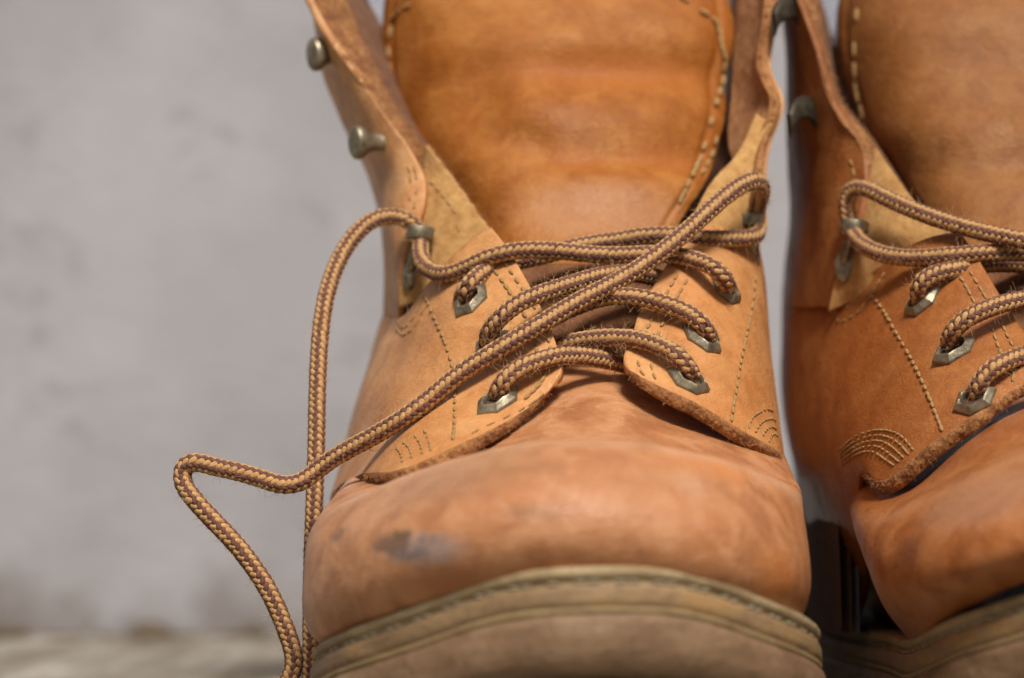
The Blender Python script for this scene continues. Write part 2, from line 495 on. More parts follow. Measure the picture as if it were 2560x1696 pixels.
# crumbs of dirt lying along the foot of the wall
V, F = [], []
for (u, dz, rx, rz) in ((380, .002, .008, .005), (402, .001, .006, .003), (345, .001, .007, .002), (20, .001, .011, .004), (-60, .002, .016, .005), (470, .0, .006, .002),
                        (600, .001, .006, .002), (640, .002, .006, .004), (150, .0, .010, .0018), (270, .0, .007, .0018), (540, .0, .004, .0015), (1975, .001, .01, .004)):
    c = P(u, 1588, WALL_Y - 0.012); c[2] = dz
    k = 9
    th, ph = np.meshgrid(np.linspace(0, np.pi, k), np.linspace(0, 2 * np.pi, 14, endpoint=False), indexing='ij')
    q = np.stack([np.sin(th) * np.cos(ph) * rx, np.sin(th) * np.sin(ph) * 0.010, np.cos(th) * rz], -1)
    q *= (1 + 0.35 * vnoise(q + c, 180, 3, 2))[..., None]
    b = sum(len(x) for x in V)
    V.append((q + c).reshape(-1, 3)); F += [tuple(f) for f in grid_faces(k, 14, b, closed_v=True)]
d = part("dirt_crumbs", np.concatenate(V), F, M_dirt); d["kind"] = "stuff"; d["label"] = "dark crumbs of dirt along the foot of the grey wall"

# ------------------------------------------------------------------ boot control data (photo position u, v and depth in metres)
VAMP_L = [  # columns round the toe from the left side over the front to the right side, each from the welt up
 [(850,1585,.705),(835,1510,.705),(835,1420,.705),(852,1320,.706),(885,1240,.715),(915,1180,.725),(940,1140,.73),(965,1100,.735),(1000,1060,.74)],
 [(862,1600,.650),(826,1525,.650),(817,1420,.650),(826,1320,.656),(866,1240,.676),(902,1190,.688),(932,1150,.694),(962,1110,.70),(1005,1060,.706)],
 [(885,1624,.608),(802,1550,.600),(795,1440,.600),(812,1345,.605),(858,1274,.619),(902,1243,.633),(962,1202,.648),(1010,1140,.652),(1080,1080,.664)],
 [(1090,1524,.570),(1040,1440,.5625),(1020,1328,.564),(1048,1240,.577),(1084,1184,.594),(1114,1206,.612),(1180,1128,.635),(1235,1045,.650),(1300,960,.663)],
 [(1438,1426,.553),(1438,1340,.5485),(1440,1245,.551),(1442,1162,.562),(1445,1121,.578),(1450,1165,.600),(1458,1092,.622),(1475,1000,.643),(1485,930,.662)],
 [(1790,1494,.566),(1815,1420,.560),(1815,1315,.561),(1800,1222,.571),(1772,1162,.584),(1752,1195,.604),(1715,1120,.627),(1680,1050,.646),(1640,960,.663)],
 [(1925,1570,.606),(1988,1492,.596),(1993,1390,.596),(1978,1296,.602),(1960,1230,.610),(1942,1222,.625),(1912,1172,.641),(1875,1125,.652),(1825,1080,.665)],
 [(1970,1600,.65),(1985,1500,.648),(1988,1400,.648),(1977,1310,.653),(1976,1240,.663),(1962,1190,.674),(1945,1150,.682),(1925,1110,.69),(1895,1070,.70)],
 [(1985,1590,.705),(1985,1500,.705),(1980,1400,.705),(1970,1310,.707),(1955,1230,.715),(1940,1170,.725),(1925,1130,.73),(1905,1090,.735),(1880,1050,.74)]]
QUARTER_LL = [  # rows from the cut lower edge up, each from the throat edge outwards and back
 [(1376,977,.634),(1287,1042,.628),(1180,1097,.622),(1070,1147,.620),(986,1178,.623),(905,1187,.654),(838,1225,.692),(850,1270,.78)],
 [(1402,925,.637),(1310,965,.636),(1195,1005,.636),(1085,1050,.6375),(1000,1080,.645),(915,1108,.673),(864,1130,.706),(868,1160,.785)],
 [(1390,860,.645),(1300,890,.645),(1190,920,.648),(1095,945,.654),(1015,965,.664),(940,988,.684),(898,1005,.714),(895,1015,.79)],
 [(1355,775,.655),(1270,800,.656),(1170,825,.660),(1090,850,.668),(1025,882,.678),(965,910,.695),(925,922,.719),(925,930,.79)],
 [(1310,690,.665),(1230,710,.667),(1150,735,.671),(1090,765,.678),(1035,810,.686),(988,850,.699),(945,862,.722),(945,865,.79)],
 [(1262,612,.675),(1210,632,.677),(1150,660,.680),(1100,700,.684),(1050,755,.690),(1005,822,.7005),(960,822,.724),(960,820,.79)],
 [(1228,570,.681),(1190,592,.682),(1148,622,.685),(1110,660,.688),(1065,715,.6935),(1015,785,.702),(970,792,.726),(965,790,.79)]]
QUARTER_LR = [
 [(1572,925,.637),(1643,963,.633),(1735,1005,.633),(1825,1059,.637),(1900,1102,.644),(1950,1141,.656),(1962,1180,.70),(1950,1220,.78)],
 [(1560,890,.641),(1640,915,.639),(1735,940,.640),(1825,970,.645),(1890,1000,.655),(1938,1030,.672),(1945,1050,.71),(1930,1080,.785)],
 [(1580,840,.648),(1650,855,.647),(1740,870,.649),(1820,885,.656),(1880,900,.666),(1922,915,.683),(1929,925,.718),(1915,935,.79)],
 [(1600,775,.656),(1670,785,.656),(1750,790,.659),(1820,795,.666),(1876,800,.676),(1913,805,.693),(1918,810,.722),(1905,820,.79)],
 [(1640,705,.665),(1700,705,.666),(1765,705,.669),(1825,705,.676),(1872,705,.685),(1905,705,.70),(1910,705,.726),(1898,705,.79)],
 [(1690,625,.675),(1735,620,.677),(1785,620,.680),(1830,620,.686),(1866,620,.694),(1892,620,.706),(1900,620,.728),(1890,620,.79)],
 [(1720,570,.683),(1755,565,.686),(1790,565,.690),(1830,565,.695),(1860,565,.701),(1886,565,.710),(1896,565,.73),(1886,565,.79)]]
COLLAR_LL = [  # rows from the bottom up, each from the cut front edge outwards and back
 [(1005,835,.712),(990,835,.718),(978,835,.727),(964,835,.738),(968,835,.79)],
 [(1003,665,.7045),(990,665,.709),(978,665,.717),(966,665,.73),(965,665,.79)],
 [(1050,540,.704),(1010,540,.707),(972,540,.716),(952,540,.731),(956,540,.79)],
 [(1056,430,.709),(1015,432,.711),(972,434,.718),(932,436,.733),(940,436,.79)],
 [(987,322,.713),(955,335,.716),(920,350,.723),(893,365,.736),(905,365,.79)],
 [(915,221,.716),(890,235,.719),(865,250,.727),(844,265,.739),(860,265,.79)],
 [(820,100,.719),(812,110,.722),(804,125,.729),(796,140,.741),(820,140,.79)],
 [(763,0,.721),(766,0,.725),(770,0,.732),(776,0,.743),(800,0,.79)],
 [(705,-110,.722),(712,-110,.727),(722,-110,.734),(735,-110,.745),(770,-110,.79)]]
EDGE_LL = [  # cut edge of that collar: outer line, inner line
 [(700,-110,.722),(763,0,.721),(820,100,.719),(863,160,.7175),(915,221,.716),(954,269,.7145),(987,322,.713),(1015,369,.7115),(1055,425,.7095)],
 [(800,-110,.737),(863,0,.735),(905,95,.732),(930,150,.730),(955,205,.7275),(983,260,.7245),(1010,305,.7215),(1032,335,.718),(1062,372,.713)]]
PATCH_LL = [
 [(1056,408,.7135),(1060,388,.7132),(1063,366,.713)],
 [(1048,470,.7115),(1085,450,.709),(1115,430,.7075)],
 [(1030,540,.7095),(1100,520,.704),(1168,500,.7015)],
 [(1000,620,.708),(1110,600,.7),(1218,568,.696)],
 [(996,690,.7065),(1100,670,.698),(1268,625,.691)],
 [(996,770,.706),(1090,740,.698),(1300,690,.686)]]
TONGUE_L = [
 [(1010,-85,0.77),(1110,-100,0.7602),(1400,-104,0.754),(1680,-98,0.758),(1765,-80,0.7632)],
 [(962,-30,0.764),(1100,-50,0.7493),(1400,-55,0.743),(1690,-45,0.746),(1815,-25,0.7538)],
 [(949,30,0.765),(1100,20,0.7431),(1400,15,0.734),(1690,20,0.738),(1838,35,0.749)],
 [(946,115,0.764),(1100,110,0.7389),(1400,110,0.728),(1690,110,0.733),(1841,110,0.7443)],
 [(960,235,0.76),(1110,230,0.7339),(1400,230,0.722),(1680,230,0.727),(1824,240,0.7393)],
 [(1005,350,0.749),(1140,350,0.7257),(1400,350,0.714),(1660,350,0.719),(1801,357,0.7297)],
 [(1080,460,0.734),(1200,460,0.7153),(1410,460,0.706),(1630,460,0.709),(1768,448,0.7178)],
 [(1170,570,0.715),(1270,560,0.7036),(1420,560,0.698),(1580,560,0.7),(1700,555,0.7059)],
 [(1230,670,0.697),(1310,660,0.691),(1430,660,0.688),(1560,660,0.689),(1650,665,0.694)]]
GUSSET_L = [
 [(1200,630,.699),(1310,630,.695),(1430,630,.692),(1560,630,.693),(1690,630,.698)],
 [(1240,720,.691),(1330,720,.685),(1440,720,.681),(1560,720,.683),(1670,720,.690)],
 [(1280,800,.681),(1350,800,.675),(1450,800,.671),(1560,800,.673),(1660,800,.680)],
 [(1300,880,.671),(1370,880,.666),(1460,880,.663),(1560,880,.665),(1650,880,.671)],
 [(1310,960,.664),(1380,960,.659),(1470,960,.656),(1570,960,.658),(1650,960,.664)]]
COLLAR_LR_IN = [  # rows top to bottom: from inside towards the cut outer edge
 [(1845,-110,.752),(1890,-110,.738),(1927,-110,.724)],
 [(1840,0,.749),(1885,0,.735),(1921,0,.721)],
 [(1838,100,.746),(1875,100,.732),(1909,102,.719)],
 [(1830,180,.743),(1870,180,.729),(1905,179,.716)],
 [(1825,258,.739),(1882,258,.724),(1935,258,.711)],
 [(1820,330,.734),(1866,332,.720),(1910,332,.709)],
 [(1830,400,.724),(1866,400,.715),(1894,400,.707)],
 [(1850,470,.716),(1872,470,.710),(1890,470,.706)],
 [(1850,570,.712),(1875,570,.708),(1893,570,.705)]]
PATCH_LR = [
 [(1890,285,.7115),(1912,300,.7105),(1926,305,.7095)],
 [(1836,395,.7055),(1862,398,.7045),(1890,385,.7055)],
 [(1786,446,.6995),(1825,450,.699),(1880,440,.701)],
 [(1735,535,.6915),(1790,540,.692),(1870,530,.697)],
 [(1700,600,.685),(1770,610,.687),(1860,610,.695)]]
# right boot: the half in the frame is written out, the half beyond the frame mirrors the left boot
def mir(row):
    return [(4268 - 1827 * (y - .553) - u, v, y) for (u, v, y) in row]
VAMP_R = [
 [(2190,1560,.78),(2160,1490,.78),(2130,1425,.78),(2110,1350,.78),(2100,1280,.78),(2100,1230,.78),(2105,1190,.78),(2110,1160,.78),(2115,1130,.78)],
 [(2270,1585,.72),(2235,1500,.72),(2190,1425,.72),(2150,1350,.72),(2124,1280,.722),(2124,1230,.727),(2140,1190,.732),(2158,1170,.737),(2185,1140,.742)],
 [(2290,1600,.66),(2235,1520,.66),(2190,1435,.66),(2148,1355,.662),(2132,1280,.670),(2152,1222,.682),(2185,1183,.69),(2220,1150,.696),(2260,1110,.70)],
 [(2310,1592,.607),(2238,1512,.602),(2205,1425,.604),(2208,1345,.610),(2236,1278,.619),(2268,1240,.630),(2305,1200,.643),(2345,1160,.654),(2405,1100,.666)],
 [(2480,1492,.573),(2420,1430,.566),(2400,1340,.570),(2420,1255,.580),(2452,1178,.593),(2470,1136,.609),(2492,1072,.622),(2536,1025,.641),(2600,970,.661)],
 [(2830,1420,.553),(2830,1340,.5485),(2830,1250,.553),(2830,1160,.567),(2830,1090,.585),(2835,1068,.604),(2840,1015,.626),(2850,980,.643),(2860,920,.662)],
 mir(VAMP_L[3]), mir(VAMP_L[2]), mir(VAMP_L[1]), mir(VAMP_L[0])]
QUARTER_RL = [
 [(2600,935,.632),(2497,999,.630),(2400,1063,.631),(2294,1136,.635),(2212,1200,.644),(2156,1176,.668),(2148,1290,.690),(2150,1490,.728),(2040,1600,.80)],
 [(2610,880,.638),(2500,915,.637),(2400,965,.638),(2300,1025,.644),(2220,1080,.654),(2140,1100,.673),(2070,1120,.70),(2000,1135,.74),(1978,1135,.81)],
 [(2570,840,.645),(2480,860,.645),(2380,885,.648),(2290,920,.655),(2210,950,.667),(2125,970,.686),(2045,985,.712),(1975,990,.75),(1955,990,.81)],
 [(2525,780,.655),(2445,790,.656),(2360,805,.660),(2280,820,.668),(2200,840,.680),(2115,850,.699),(2035,855,.723),(1972,855,.755),(1953,855,.81)],
 [(2480,705,.664),(2410,710,.666),(2335,720,.671),(2265,735,.679),(2195,750,.690),(2115,760,.707),(2040,760,.73),(1976,755,.757),(1954,755,.81)],
 [(2440,640,.673),(2380,645,.676),(2315,655,.681),(2250,670,.688),(2190,700,.698),(2115,735,.712),(2045,730,.733),(1982,710,.758),(1958,700,.81)],
 [(2400,580,.681),(2340,590,.684),(2285,610,.688),(2235,640,.693),(2170,685,.702),(2105,722,.714),(2045,710,.735),(1988,680,.759),(1964,670,.81)]]
COLLAR_RL = [
 [(2085,770,.710),(2055,770,.717),(2012,770,.731),(1972,770,.757),(1955,770,.81)],
 [(2112,655,.7075),(2075,655,.714),(2025,655,.730),(1980,655,.757),(1962,655,.81)],
 [(2150,545,.7065),(2100,545,.7135),(2035,545,.729),(1988,545,.757),(1974,545,.81)],
 [(2166,425,.709),(2105,435,.715),(2035,445,.730),(1985,450,.757),(1973,450,.81)],
 [(2140,347,.712),(2085,360,.718),(2025,370,.732),(1980,375,.757),(1970,375,.81)],
 [(2084,269,.715),(2050,275,.721),(2005,285,.734),(1972,290,.757),(1968,290,.81)],
 [(2040,130,.718),(2015,135,.724),(1985,140,.736),(1967,140,.757),(1968,140,.81)],
 [(1993,0,.721),(1975,0,.726),(1957,0,.738),(1947,0,.757),(1957,0,.81)],
 [(1955,-110,.722),(1942,-110,.728),(1930,-110,.741),(1925,-110,.76),(1940,-110,.81)]]
EDGE_RL = [
 [(1955,-110,.722),(1993,0,.721),(2019,65,.7195),(2040,130,.718),(2062,195,.7165),(2084,269,.715),(2112,315,.7135),(2140,347,.712),(2166,425,.7095)],
 [(2010,-110,.735),(2045,0,.733),(2055,87,.731),(2067,150,.729),(2084,215,.727),(2107,268,.7245),(2147,311,.7205),(2166,340,.718),(2184,372,.714)]]
PATCH_RL = [
 [(2160,408,.7135),(2172,390,.7132),(2186,368,.713)],
 [(2158,450,.7115),(2188,432,.709),(2220,414,.7075)],
 [(2146,520,.7095),(2200,505,.704),(2272,485,.7005)],
 [(2120,600,.709),(2210,580,.7),(2330,545,.694)],
 [(2090,690,.7085),(2180,660,.7),(2400,600,.688)],
 [(2070,780,.7095),(2170,740,.702),(2440,660,.684)]]
TONGUE_R = [
 [(2140,-85,0.77),(2240,-100,0.7602),(2520,-104,0.754),(2780,-98,0.758),(2880,-80,0.7632)],
 [(2100,-30,0.764),(2230,-50,0.7493),(2520,-55,0.743),(2800,-45,0.746),(2930,-25,0.7538)],
 [(2084,30,0.765),(2225,20,0.7431),(2520,15,0.733),(2810,20,0.738),(2955,35,0.749)],
 [(2086,115,0.764),(2230,110,0.7389),(2520,110,0.727),(2810,110,0.733),(2960,110,0.7443)],
 [(2112,225,0.76),(2250,230,0.7339),(2530,230,0.721),(2810,230,0.727),(2945,240,0.7393)],
 [(2180,340,0.749),(2290,350,0.7257),(2540,350,0.713),(2790,350,0.719),(2915,357,0.7297)],
 [(2250,455,0.734),(2340,460,0.7163),(2550,460,0.706),(2760,460,0.709),(2880,448,0.7178)],
 [(2320,560,0.715),(2400,560,0.7046),(2560,560,0.698),(2720,560,0.7),(2820,555,0.7059)],
 [(2370,670,0.697),(2440,660,0.691),(2570,660,0.688),(2700,660,0.689),(2790,665,0.694)]]
GUSSET_R = [[(u + 1150 - 55 * i, v, y) for (u, v, y) in row] for i, row in enumerate(GUSSET_L)]
GUSSET_R = [[(2330 + 60 * i + j * 125, r[2][1], r[j][2]) for j in range(5)] for i, r in enumerate(GUSSET_L)]

OUT_L = [(.0143,.5490),(.0300,.5525),(.0450,.5615),(.0574,.5760),(.0668,.5960),(.0712,.6200),(.0730,.6500),(.0725,.7000),(.0660,.7500),(.0610,.8000),(.0520,.8400),(.0300,.8620),(.0080,.8620),(-.0150,.8450),(-.0280,.8050),(-.0360,.7500),(-.0430,.7000),(-.0458,.6500),(-.0455,.6200),(-.0420,.6000),(-.0330,.5815),(-.0180,.5655),(-.0020,.5545)]
OUT_R = [(.1317,.549),(.1480,.5540),(.1650,.5660),(.1800,.5840),(.1890,.6050),(.1960,.65),(.1920,.70),(.184,.75),(.178,.80),(.165,.84),(.140,.862),(.11,.862),(.104,.850),(.0925,.812),(.0920,.775),(.0970,.740),(.1005,.70),(.0990,.66),(.0960,.625),(.0968,.600),(.1020,.5780),(.1155,.5610)]

# ------------------------------------------------------------------ boot builders
def boot_root(name, x, label):
    r = bpy.data.objects.new(name, None)
    COL.objects.link(r)
    r.location = (x, .70, 0)
    r["label"] = label; r["category"] = "boot"; r["group"] = "pair of tan leather boots"
    return r

def closed_curve(pts, n):
    pts = np.asarray(pts, float)
    k = 4
    ext = np.concatenate([pts[-k:], pts, pts[:k + 1]])
    d = np.linalg.norm(np.diff(ext, axis=0), axis=1)
    t = np.concatenate([[0], np.cumsum(d)])
    q = np.linspace(t[k], t[k + len(pts)], n * 4 + 1)
    c = spline1(t, ext, q)
    return even(c, n=n + 1)[:-1]

def sole(outline, cx, root, roll):
    n = 260
    c = closed_curve(outline, n)
    tg = np.roll(c, -1, 0) - np.roll(c, 1, 0); tg /= np.linalg.norm(tg, axis=1, keepdims=True)
    nr = np.stack([tg[:, 1], -tg[:, 0]], 1)
    cen = c.mean(0)
    if ((c - cen) * nr).sum() < 0: nr = -nr
    zt = np.interp(c[:, 1], [.549,.555,.562,.570,.585,.600,.620,.650,.72,.80,.87], [.0400,.0388,.0350,.0316,.0276,.0244,.0216,.0202,.0195,.022,.026])
    k = np.ones(7) / 7
    zt = np.convolve(np.concatenate([zt[-3:], zt, zt[:3]]), k, 'valid')
    zt = zt + (c[:, 0] - cx) * roll
    def ring(off, dz):
        q = c + nr * (off + 1.5) / 1000
        z = np.maximum(zt + dz / 1000, 0.0006)
        p = np.column_stack([q, z])
        return p
    def strip(name, prof, m, extra=0.0, seed=0, parent=root, cap=False):
        rows = []
        for a, b in zip(prof[:-1], prof[1:]):
            steps = 3
            for s in range(steps):
                f = s / steps
                rows.append(ring(a[0] + (b[0] - a[0]) * f, a[1] + (b[1] - a[1]) * f))
        rows.append(ring(*prof[-1]))
        g = np.array(rows)
        if extra:
            d = extra * vnoise(g, 260, seed, 3)
            g[..., 0] += nr[None, :, 0] * d; g[..., 1] += nr[None, :, 1] * d
            g[..., 2] += 0.4 * d; g[..., 2] = np.maximum(g[..., 2], 0.0005)
        F = [tuple(f) for f in grid_faces(g.shape[0], n, closed_v=True, flip=True)]
        V = g.reshape(-1, 3)
        if cap:
            F.append(tuple(range(len(V) - n, len(V))))
        return part(name, V, F, m, parent)
    strip("welt", [(-13, .3), (-1.2, .5), (.0, .1), (.3, -.7), (.1, -1.7), (-.7, -2.1), (-.8, -3.3), (-.2, -3.6)], M_welt, .00025, 1)
    strip("midsole", [(-.9, -3.3), (.1, -3.5), (.5, -4.2), (.7, -6.8), (.2, -8.0), (-.4, -8.3)], M_mid, .0003, 2)
    strip("sole_piping", [(-.3, -8.0), (.5, -8.1), (.65, -8.7), (.4, -9.3), (-.3, -9.6)], M_line, .0002, 3)
    strip("outsole", [(-.4, -9.4), (.6, -9.6), (1.3, -11.0), (1.8, -14.0), (1.6, -17.0), (.9, -19.0), (-.8, -21.5), (-3, -23)], M_out, .0004, 4)
    # tread: bottom of the sole, with deep lugs cut in round its edge
    tr = strip("tread", [(-2, -22.6), (-4, -23.2), (-8, -23.6), (-16, -24)], M_tread, .0004, 5, cap=True)
    # stitches lying in the groove of the welt
    st = []
    L = np.linalg.norm(np.diff(c, axis=0), axis=1).sum()
    m = int(L / 0.0042)
    for q in range(m):
        i = q / m * n; i0 = int(i)
        if c[i0, 1] > .66: continue
        p = ring(-.5, -2.7)[i0]
        st.append((p, np.array([tg[i0, 0], tg[i0, 1], 0]), np.array([nr[i0, 0], nr[i0, 1], 0])))
    for p, t, nn in st:
        stitch_at(p, t, nn, 0.0027, 0.00062, M_threadw, bpy.data.objects[root.name], mesh="welt_stitch")

STITCH = {}
def stitch_mesh(m):
    if m.name not in STITCH:
        k, s = 7, 6
        V, F = [], []
        for i in range(k):
            t = -1 + 2 * i / (k - 1)
            r = math.sqrt(max(0.0, 1 - abs(t) ** 3.2)) if 0 < i < k - 1 else 0.25
            for j in range(s):
                a = 2 * math.pi * j / s
                V.append((t * 0.5, math.cos(a) * r * 0.5, math.sin(a) * r * 0.5))
        F = [tuple(f) for f in grid_faces(k, s, closed_v=True)] + [tuple(range(s - 1, -1, -1)), tuple(range((k - 1) * s, k * s))]
        STITCH[m.name] = make_mesh("stitch", V, F, [m])
    return STITCH[m.name]

NST = {}
def stitch_at(p, t, n, length, width, m, parent, mesh=None):
    t = np.asarray(t, float); t /= np.linalg.norm(t) + 1e-12
    n = np.asarray(n, float); n -= t * np.dot(n, t); n /= np.linalg.norm(n) + 1e-12
    b = np.cross(n, t)
    o = bpy.data.objects.new("stitch", stitch_mesh(m))
    COL.objects.link(o)
    M = Matrix(((t[0] * length, b[0] * width, n[0] * width * .8, p[0]), (t[1] * length, b[1] * width, n[1] * width * .8, p[1]), (t[2] * length, b[2] * width, n[2] * width * .8, p[2]), (0, 0, 0, 1)))
    o.parent = parent
    if parent.parent is None:
        o.matrix_parent_inverse = parent.matrix_basis.inverted()
    o.matrix_basis = M

def stitch_line(pix, keys, parent, pitch=0.0031, length=0.0024, width=0.0009, m=None, lift=0.0, jitter=0.12, skip=()):
    """a row of separate stitches sewn along a line of the photograph, lying on the surface it crosses"""
    pix = curve([(a, b, 0) for a, b in pix], 120)
    pts, nrm = [], []
    for a, b, _ in pix:
        h = hit(keys, a, b)
        if h is None: continue
        if pts and np.linalg.norm(np.array(h[0]) - pts[-1][:3]) > 0.012: continue
        pts.append(np.array(h[0])); nrm.append(np.array(h[1]))
    if len(pts) < 4: return
    q = even(np.column_stack([np.array(pts), np.array(nrm)]), None, max(3, int(sum(np.linalg.norm(np.diff(np.array(pts), axis=0), axis=1)) / pitch) + 1)) if True else None
    for i in range(len(q) - 1):
        if i in skip: continue
        p = (q[i, :3] + q[i + 1, :3]) / 2; t = q[i + 1, :3] - q[i, :3]; n = (q[i, 3:] + q[i + 1, 3:]) / 2
        t = t / (np.linalg.norm(t) + 1e-9) + rng.normal(size=3) * jitter * 0.5
        n = n / (np.linalg.norm(n) + 1e-9)
        stitch_at(p + n * (width * 0.24 + lift + .00008), t, n, length * rng.uniform(.88, 1.08), width * rng.uniform(.9, 1.15), m or M_thread, parent)

def cut_edge(name, front, back, parent, bulge=0.0006, seed=3, m=None, rough=0.00035, fuzz=220, flen=0.0016):
    """the fibrous cut edge of a thick hide: a strip between the front line and the back line, rounded outwards and uneven"""
    f = even(front, 0.00035); n = len(f)
    b = even(back, n=n)
    k = 14
    t = np.gradient(f, axis=0); t /= np.linalg.norm(t, axis=1, keepdims=True) + 1e-12
    acr = b - f
    out = np.cross(t, acr); out /= np.linalg.norm(out, axis=1, keepdims=True) + 1e-12
    if ((CAM - f) * out).sum() < 0: out = -out
    rows = []
    for j in range(k):
        s = j / (k - 1)
        rows.append(f + acr * s + out * (bulge * math.sin(math.pi * min(1, max(0, s))) ** 0.7 if 0 < s < 1 else 0)[..., None] if False else f + acr * s + out * bulge * (math.sin(math.pi * s) ** 0.6 if 0 < s < 1 else 0.0))
    g = np.stack(rows, 1)
    amp = rough * (0.5 + np.sin(np.linspace(0, np.pi, k)))[None, :]
    g = g + out[:, None] * (amp * (vnoise(g, 900, seed, 3) + 0.6 * vnoise(g, 260, seed + 9, 2)))[..., None]
    fl = orient(g)
    o = part(name, g.reshape(-1, 3), grid_faces(n, k, 0, fl), m or M_raw, parent)
    if fuzz:
        ii = rng.integers(0, n, fuzz); jj = rng.integers(1, k - 1, fuzz)
        roots = g[ii, jj]
        dirs = out[ii] + rng.normal(size=(fuzz, 3)) * 0.7
        V, F = fibres(roots, dirs, rng.uniform(.3, 1, fuzz) * flen, 0.00007, 0.8)
        part("fuzz", V, F, M_rawfuzz, o, kind="stuff")
    return o
M_rawfuzz = cloth("leather_fibre", (0.42, 0.19, 0.06), (0.62, 0.34, 0.14))

def edge_lines(g, n, idx, th, flare=0.0):
    """front and back polyline of a sheet along a list of (i, j) grid nodes"""
    f = np.array([g[i, j] for i, j in idx]); nn = np.array([n[i, j] for i, j in idx])
    return f, f - nn * th

def eyelet(key, c, ends, parent, L=None, W=0.0078):
    """hexagonal pressed metal eyelet with a bevelled rim and a hole"""
    h = hit(key, *c)
    a, b = hit(key, *ends[0]), hit(key, *ends[1])
    p, n = np.array(h[0]), np.array(h[1])
    x = np.array(b[0]) - np.array(a[0]); L = L or np.linalg.norm(x)
    x -= n * np.dot(x, n); x /= np.linalg.norm(x)
    y = np.cross(n, x)
    hexo = [(L / 2, .06 * W), (L * .25, W / 2), (-L * .25, W / 2), (-L / 2, -.06 * W), (-L * .25, -W / 2), (L * .25, -W / 2)]
    hexo = [(L / 2, 0), (L * .24, W / 2), (-L * .24, W / 2), (-L / 2, 0), (-L * .24, -W / 2), (L * .24, -W / 2)]
    S2 = 8
    def outline(scale, z, inset):
        pts = []
        for k in range(6):
            p0, p1 = np.array(hexo[k]), np.array(hexo[(k + 1) % 6])
            for s in range(S2):
                q = p0 + (p1 - p0) * s / S2
                r = np.linalg.norm(q)
                q = q * (1 - inset / max(r, 1e-6)) * scale
                pts.append((q[0], q[1], z))
        return np.array(pts)
    def ell(rx, ry, z):
        o = outline(1, 0, 0)
        ang = np.arctan2(o[:, 1] / ry, o[:, 0] / rx)
        return np.column_stack([np.cos(ang) * rx, np.sin(ang) * ry, np.full(len(o), z)])
    hx, hy = L * .27, W * .27
    rings = [outline(1, -.0004, 0), outline(1, .0004, 0), outline(1, .0007, .0002), outline(1, .0017, .0013), outline(1, .0019, .0016),
             ell(hx * 1.08, hy * 1.15, .0018), ell(hx, hy, .0012), ell(hx * .96, hy * .96, -.0002), ell(hx * .95, hy * .95, -.002)]
    g = np.array(rings)
    m = g.shape[1]
    W3 = p + g[..., :1] * x + g[..., 1:2] * y + g[..., 2:] * n
    e = part("eyelet", W3.reshape(-1, 3), grid_faces(len(rings), m, closed_v=True), M_brass, parent, smooth=False)
    # dark disc closing the hole, its inner shade put into the colour
    dk = np.array([ell(hx * .95, hy * .95, .00035)])[0]
    V = p + dk[:, :1] * x + dk[:, 1:2] * y + dk[:, 2:] * n
    part("hole", V, [tuple(range(m))], M_core, e)
    return p, n, x, y

def lathe(p, axis, prof, seg=24, squash=1.0, up=(0, 0, 1)):
    axis = np.asarray(axis, float); axis /= np.linalg.norm(axis)
    up = np.asarray(up, float); a = up - axis * np.dot(up, axis); a /= np.linalg.norm(a); b = np.cross(axis, a)
    th = np.linspace(0, 2 * np.pi, seg, endpoint=False)
    g = np.array([[p + axis * z + r * (math.cos(t) * a + squash * math.sin(t) * b) for t in th] for z, r in prof])
    V = g.reshape(-1, 3)
    F = [tuple(f) for f in grid_faces(len(prof), seg, closed_v=True)] + [tuple(range(len(V) - seg, len(V))), tuple(range(seg - 1, -1, -1))]
    return V, F

def stud_hook(p, axis, parent):
    """lace hook seen end-on: flared foot, waisted neck and a flat oval head"""
    prof = [(-.003, .0040), (-.0005, .0040), (.0002, .0036), (.0012, .0028), (.003, .0024), (.0052, .0024), (.0064, .0027), (.0076, .0031), (.0088, .0040), (.0096, .0046), (.0106, .0048), (.0114, .0046), (.0118, .0041), (.0120, .002), (.01202, .0003)]
    V, F = lathe(np.asarray(p), axis, prof, 28, .8)
    return part("lace_hook", V, F, M_brass, parent)

def curl_hook(pix, y, width, parent, lift):
    """lace hook bent from a strip: an arch standing off the leather, as wide as the strip"""
    path = even(curve([P(a, b, y + dy) for a, b, dy in pix], 60), n=40)
    t = np.gradient(path, axis=0); t /= np.linalg.norm(t, axis=1, keepdims=True)
    wv = np.array(lift, float); wv /= np.linalg.norm(wv)
    nn = np.cross(t, wv); nn /= np.linalg.norm(nn, axis=1, keepdims=True)
    prof = [(0, .0004), (.0006, .0008), (.5, .0008), (1, .0008), (1.0, -.0008), (.5, -.0008), (.0006, -.0008), (0, -.0004)]
    g = np.array([[path[i] + wv * (a * width if a in (0, .5, 1, 1.0) else a) + nn[i] * b for a, b in prof] for i in range(len(path))])
    F = [tuple(f) for f in grid_faces(len(path), len(prof), closed_v=True)]
    m = len(prof); F += [tuple(range(m)), tuple(range(len(path) * m - 1, len(path) * m - m - 1, -1))]
    return part("lace_hook", g.reshape(-1, 3), F, M_bronze, parent)

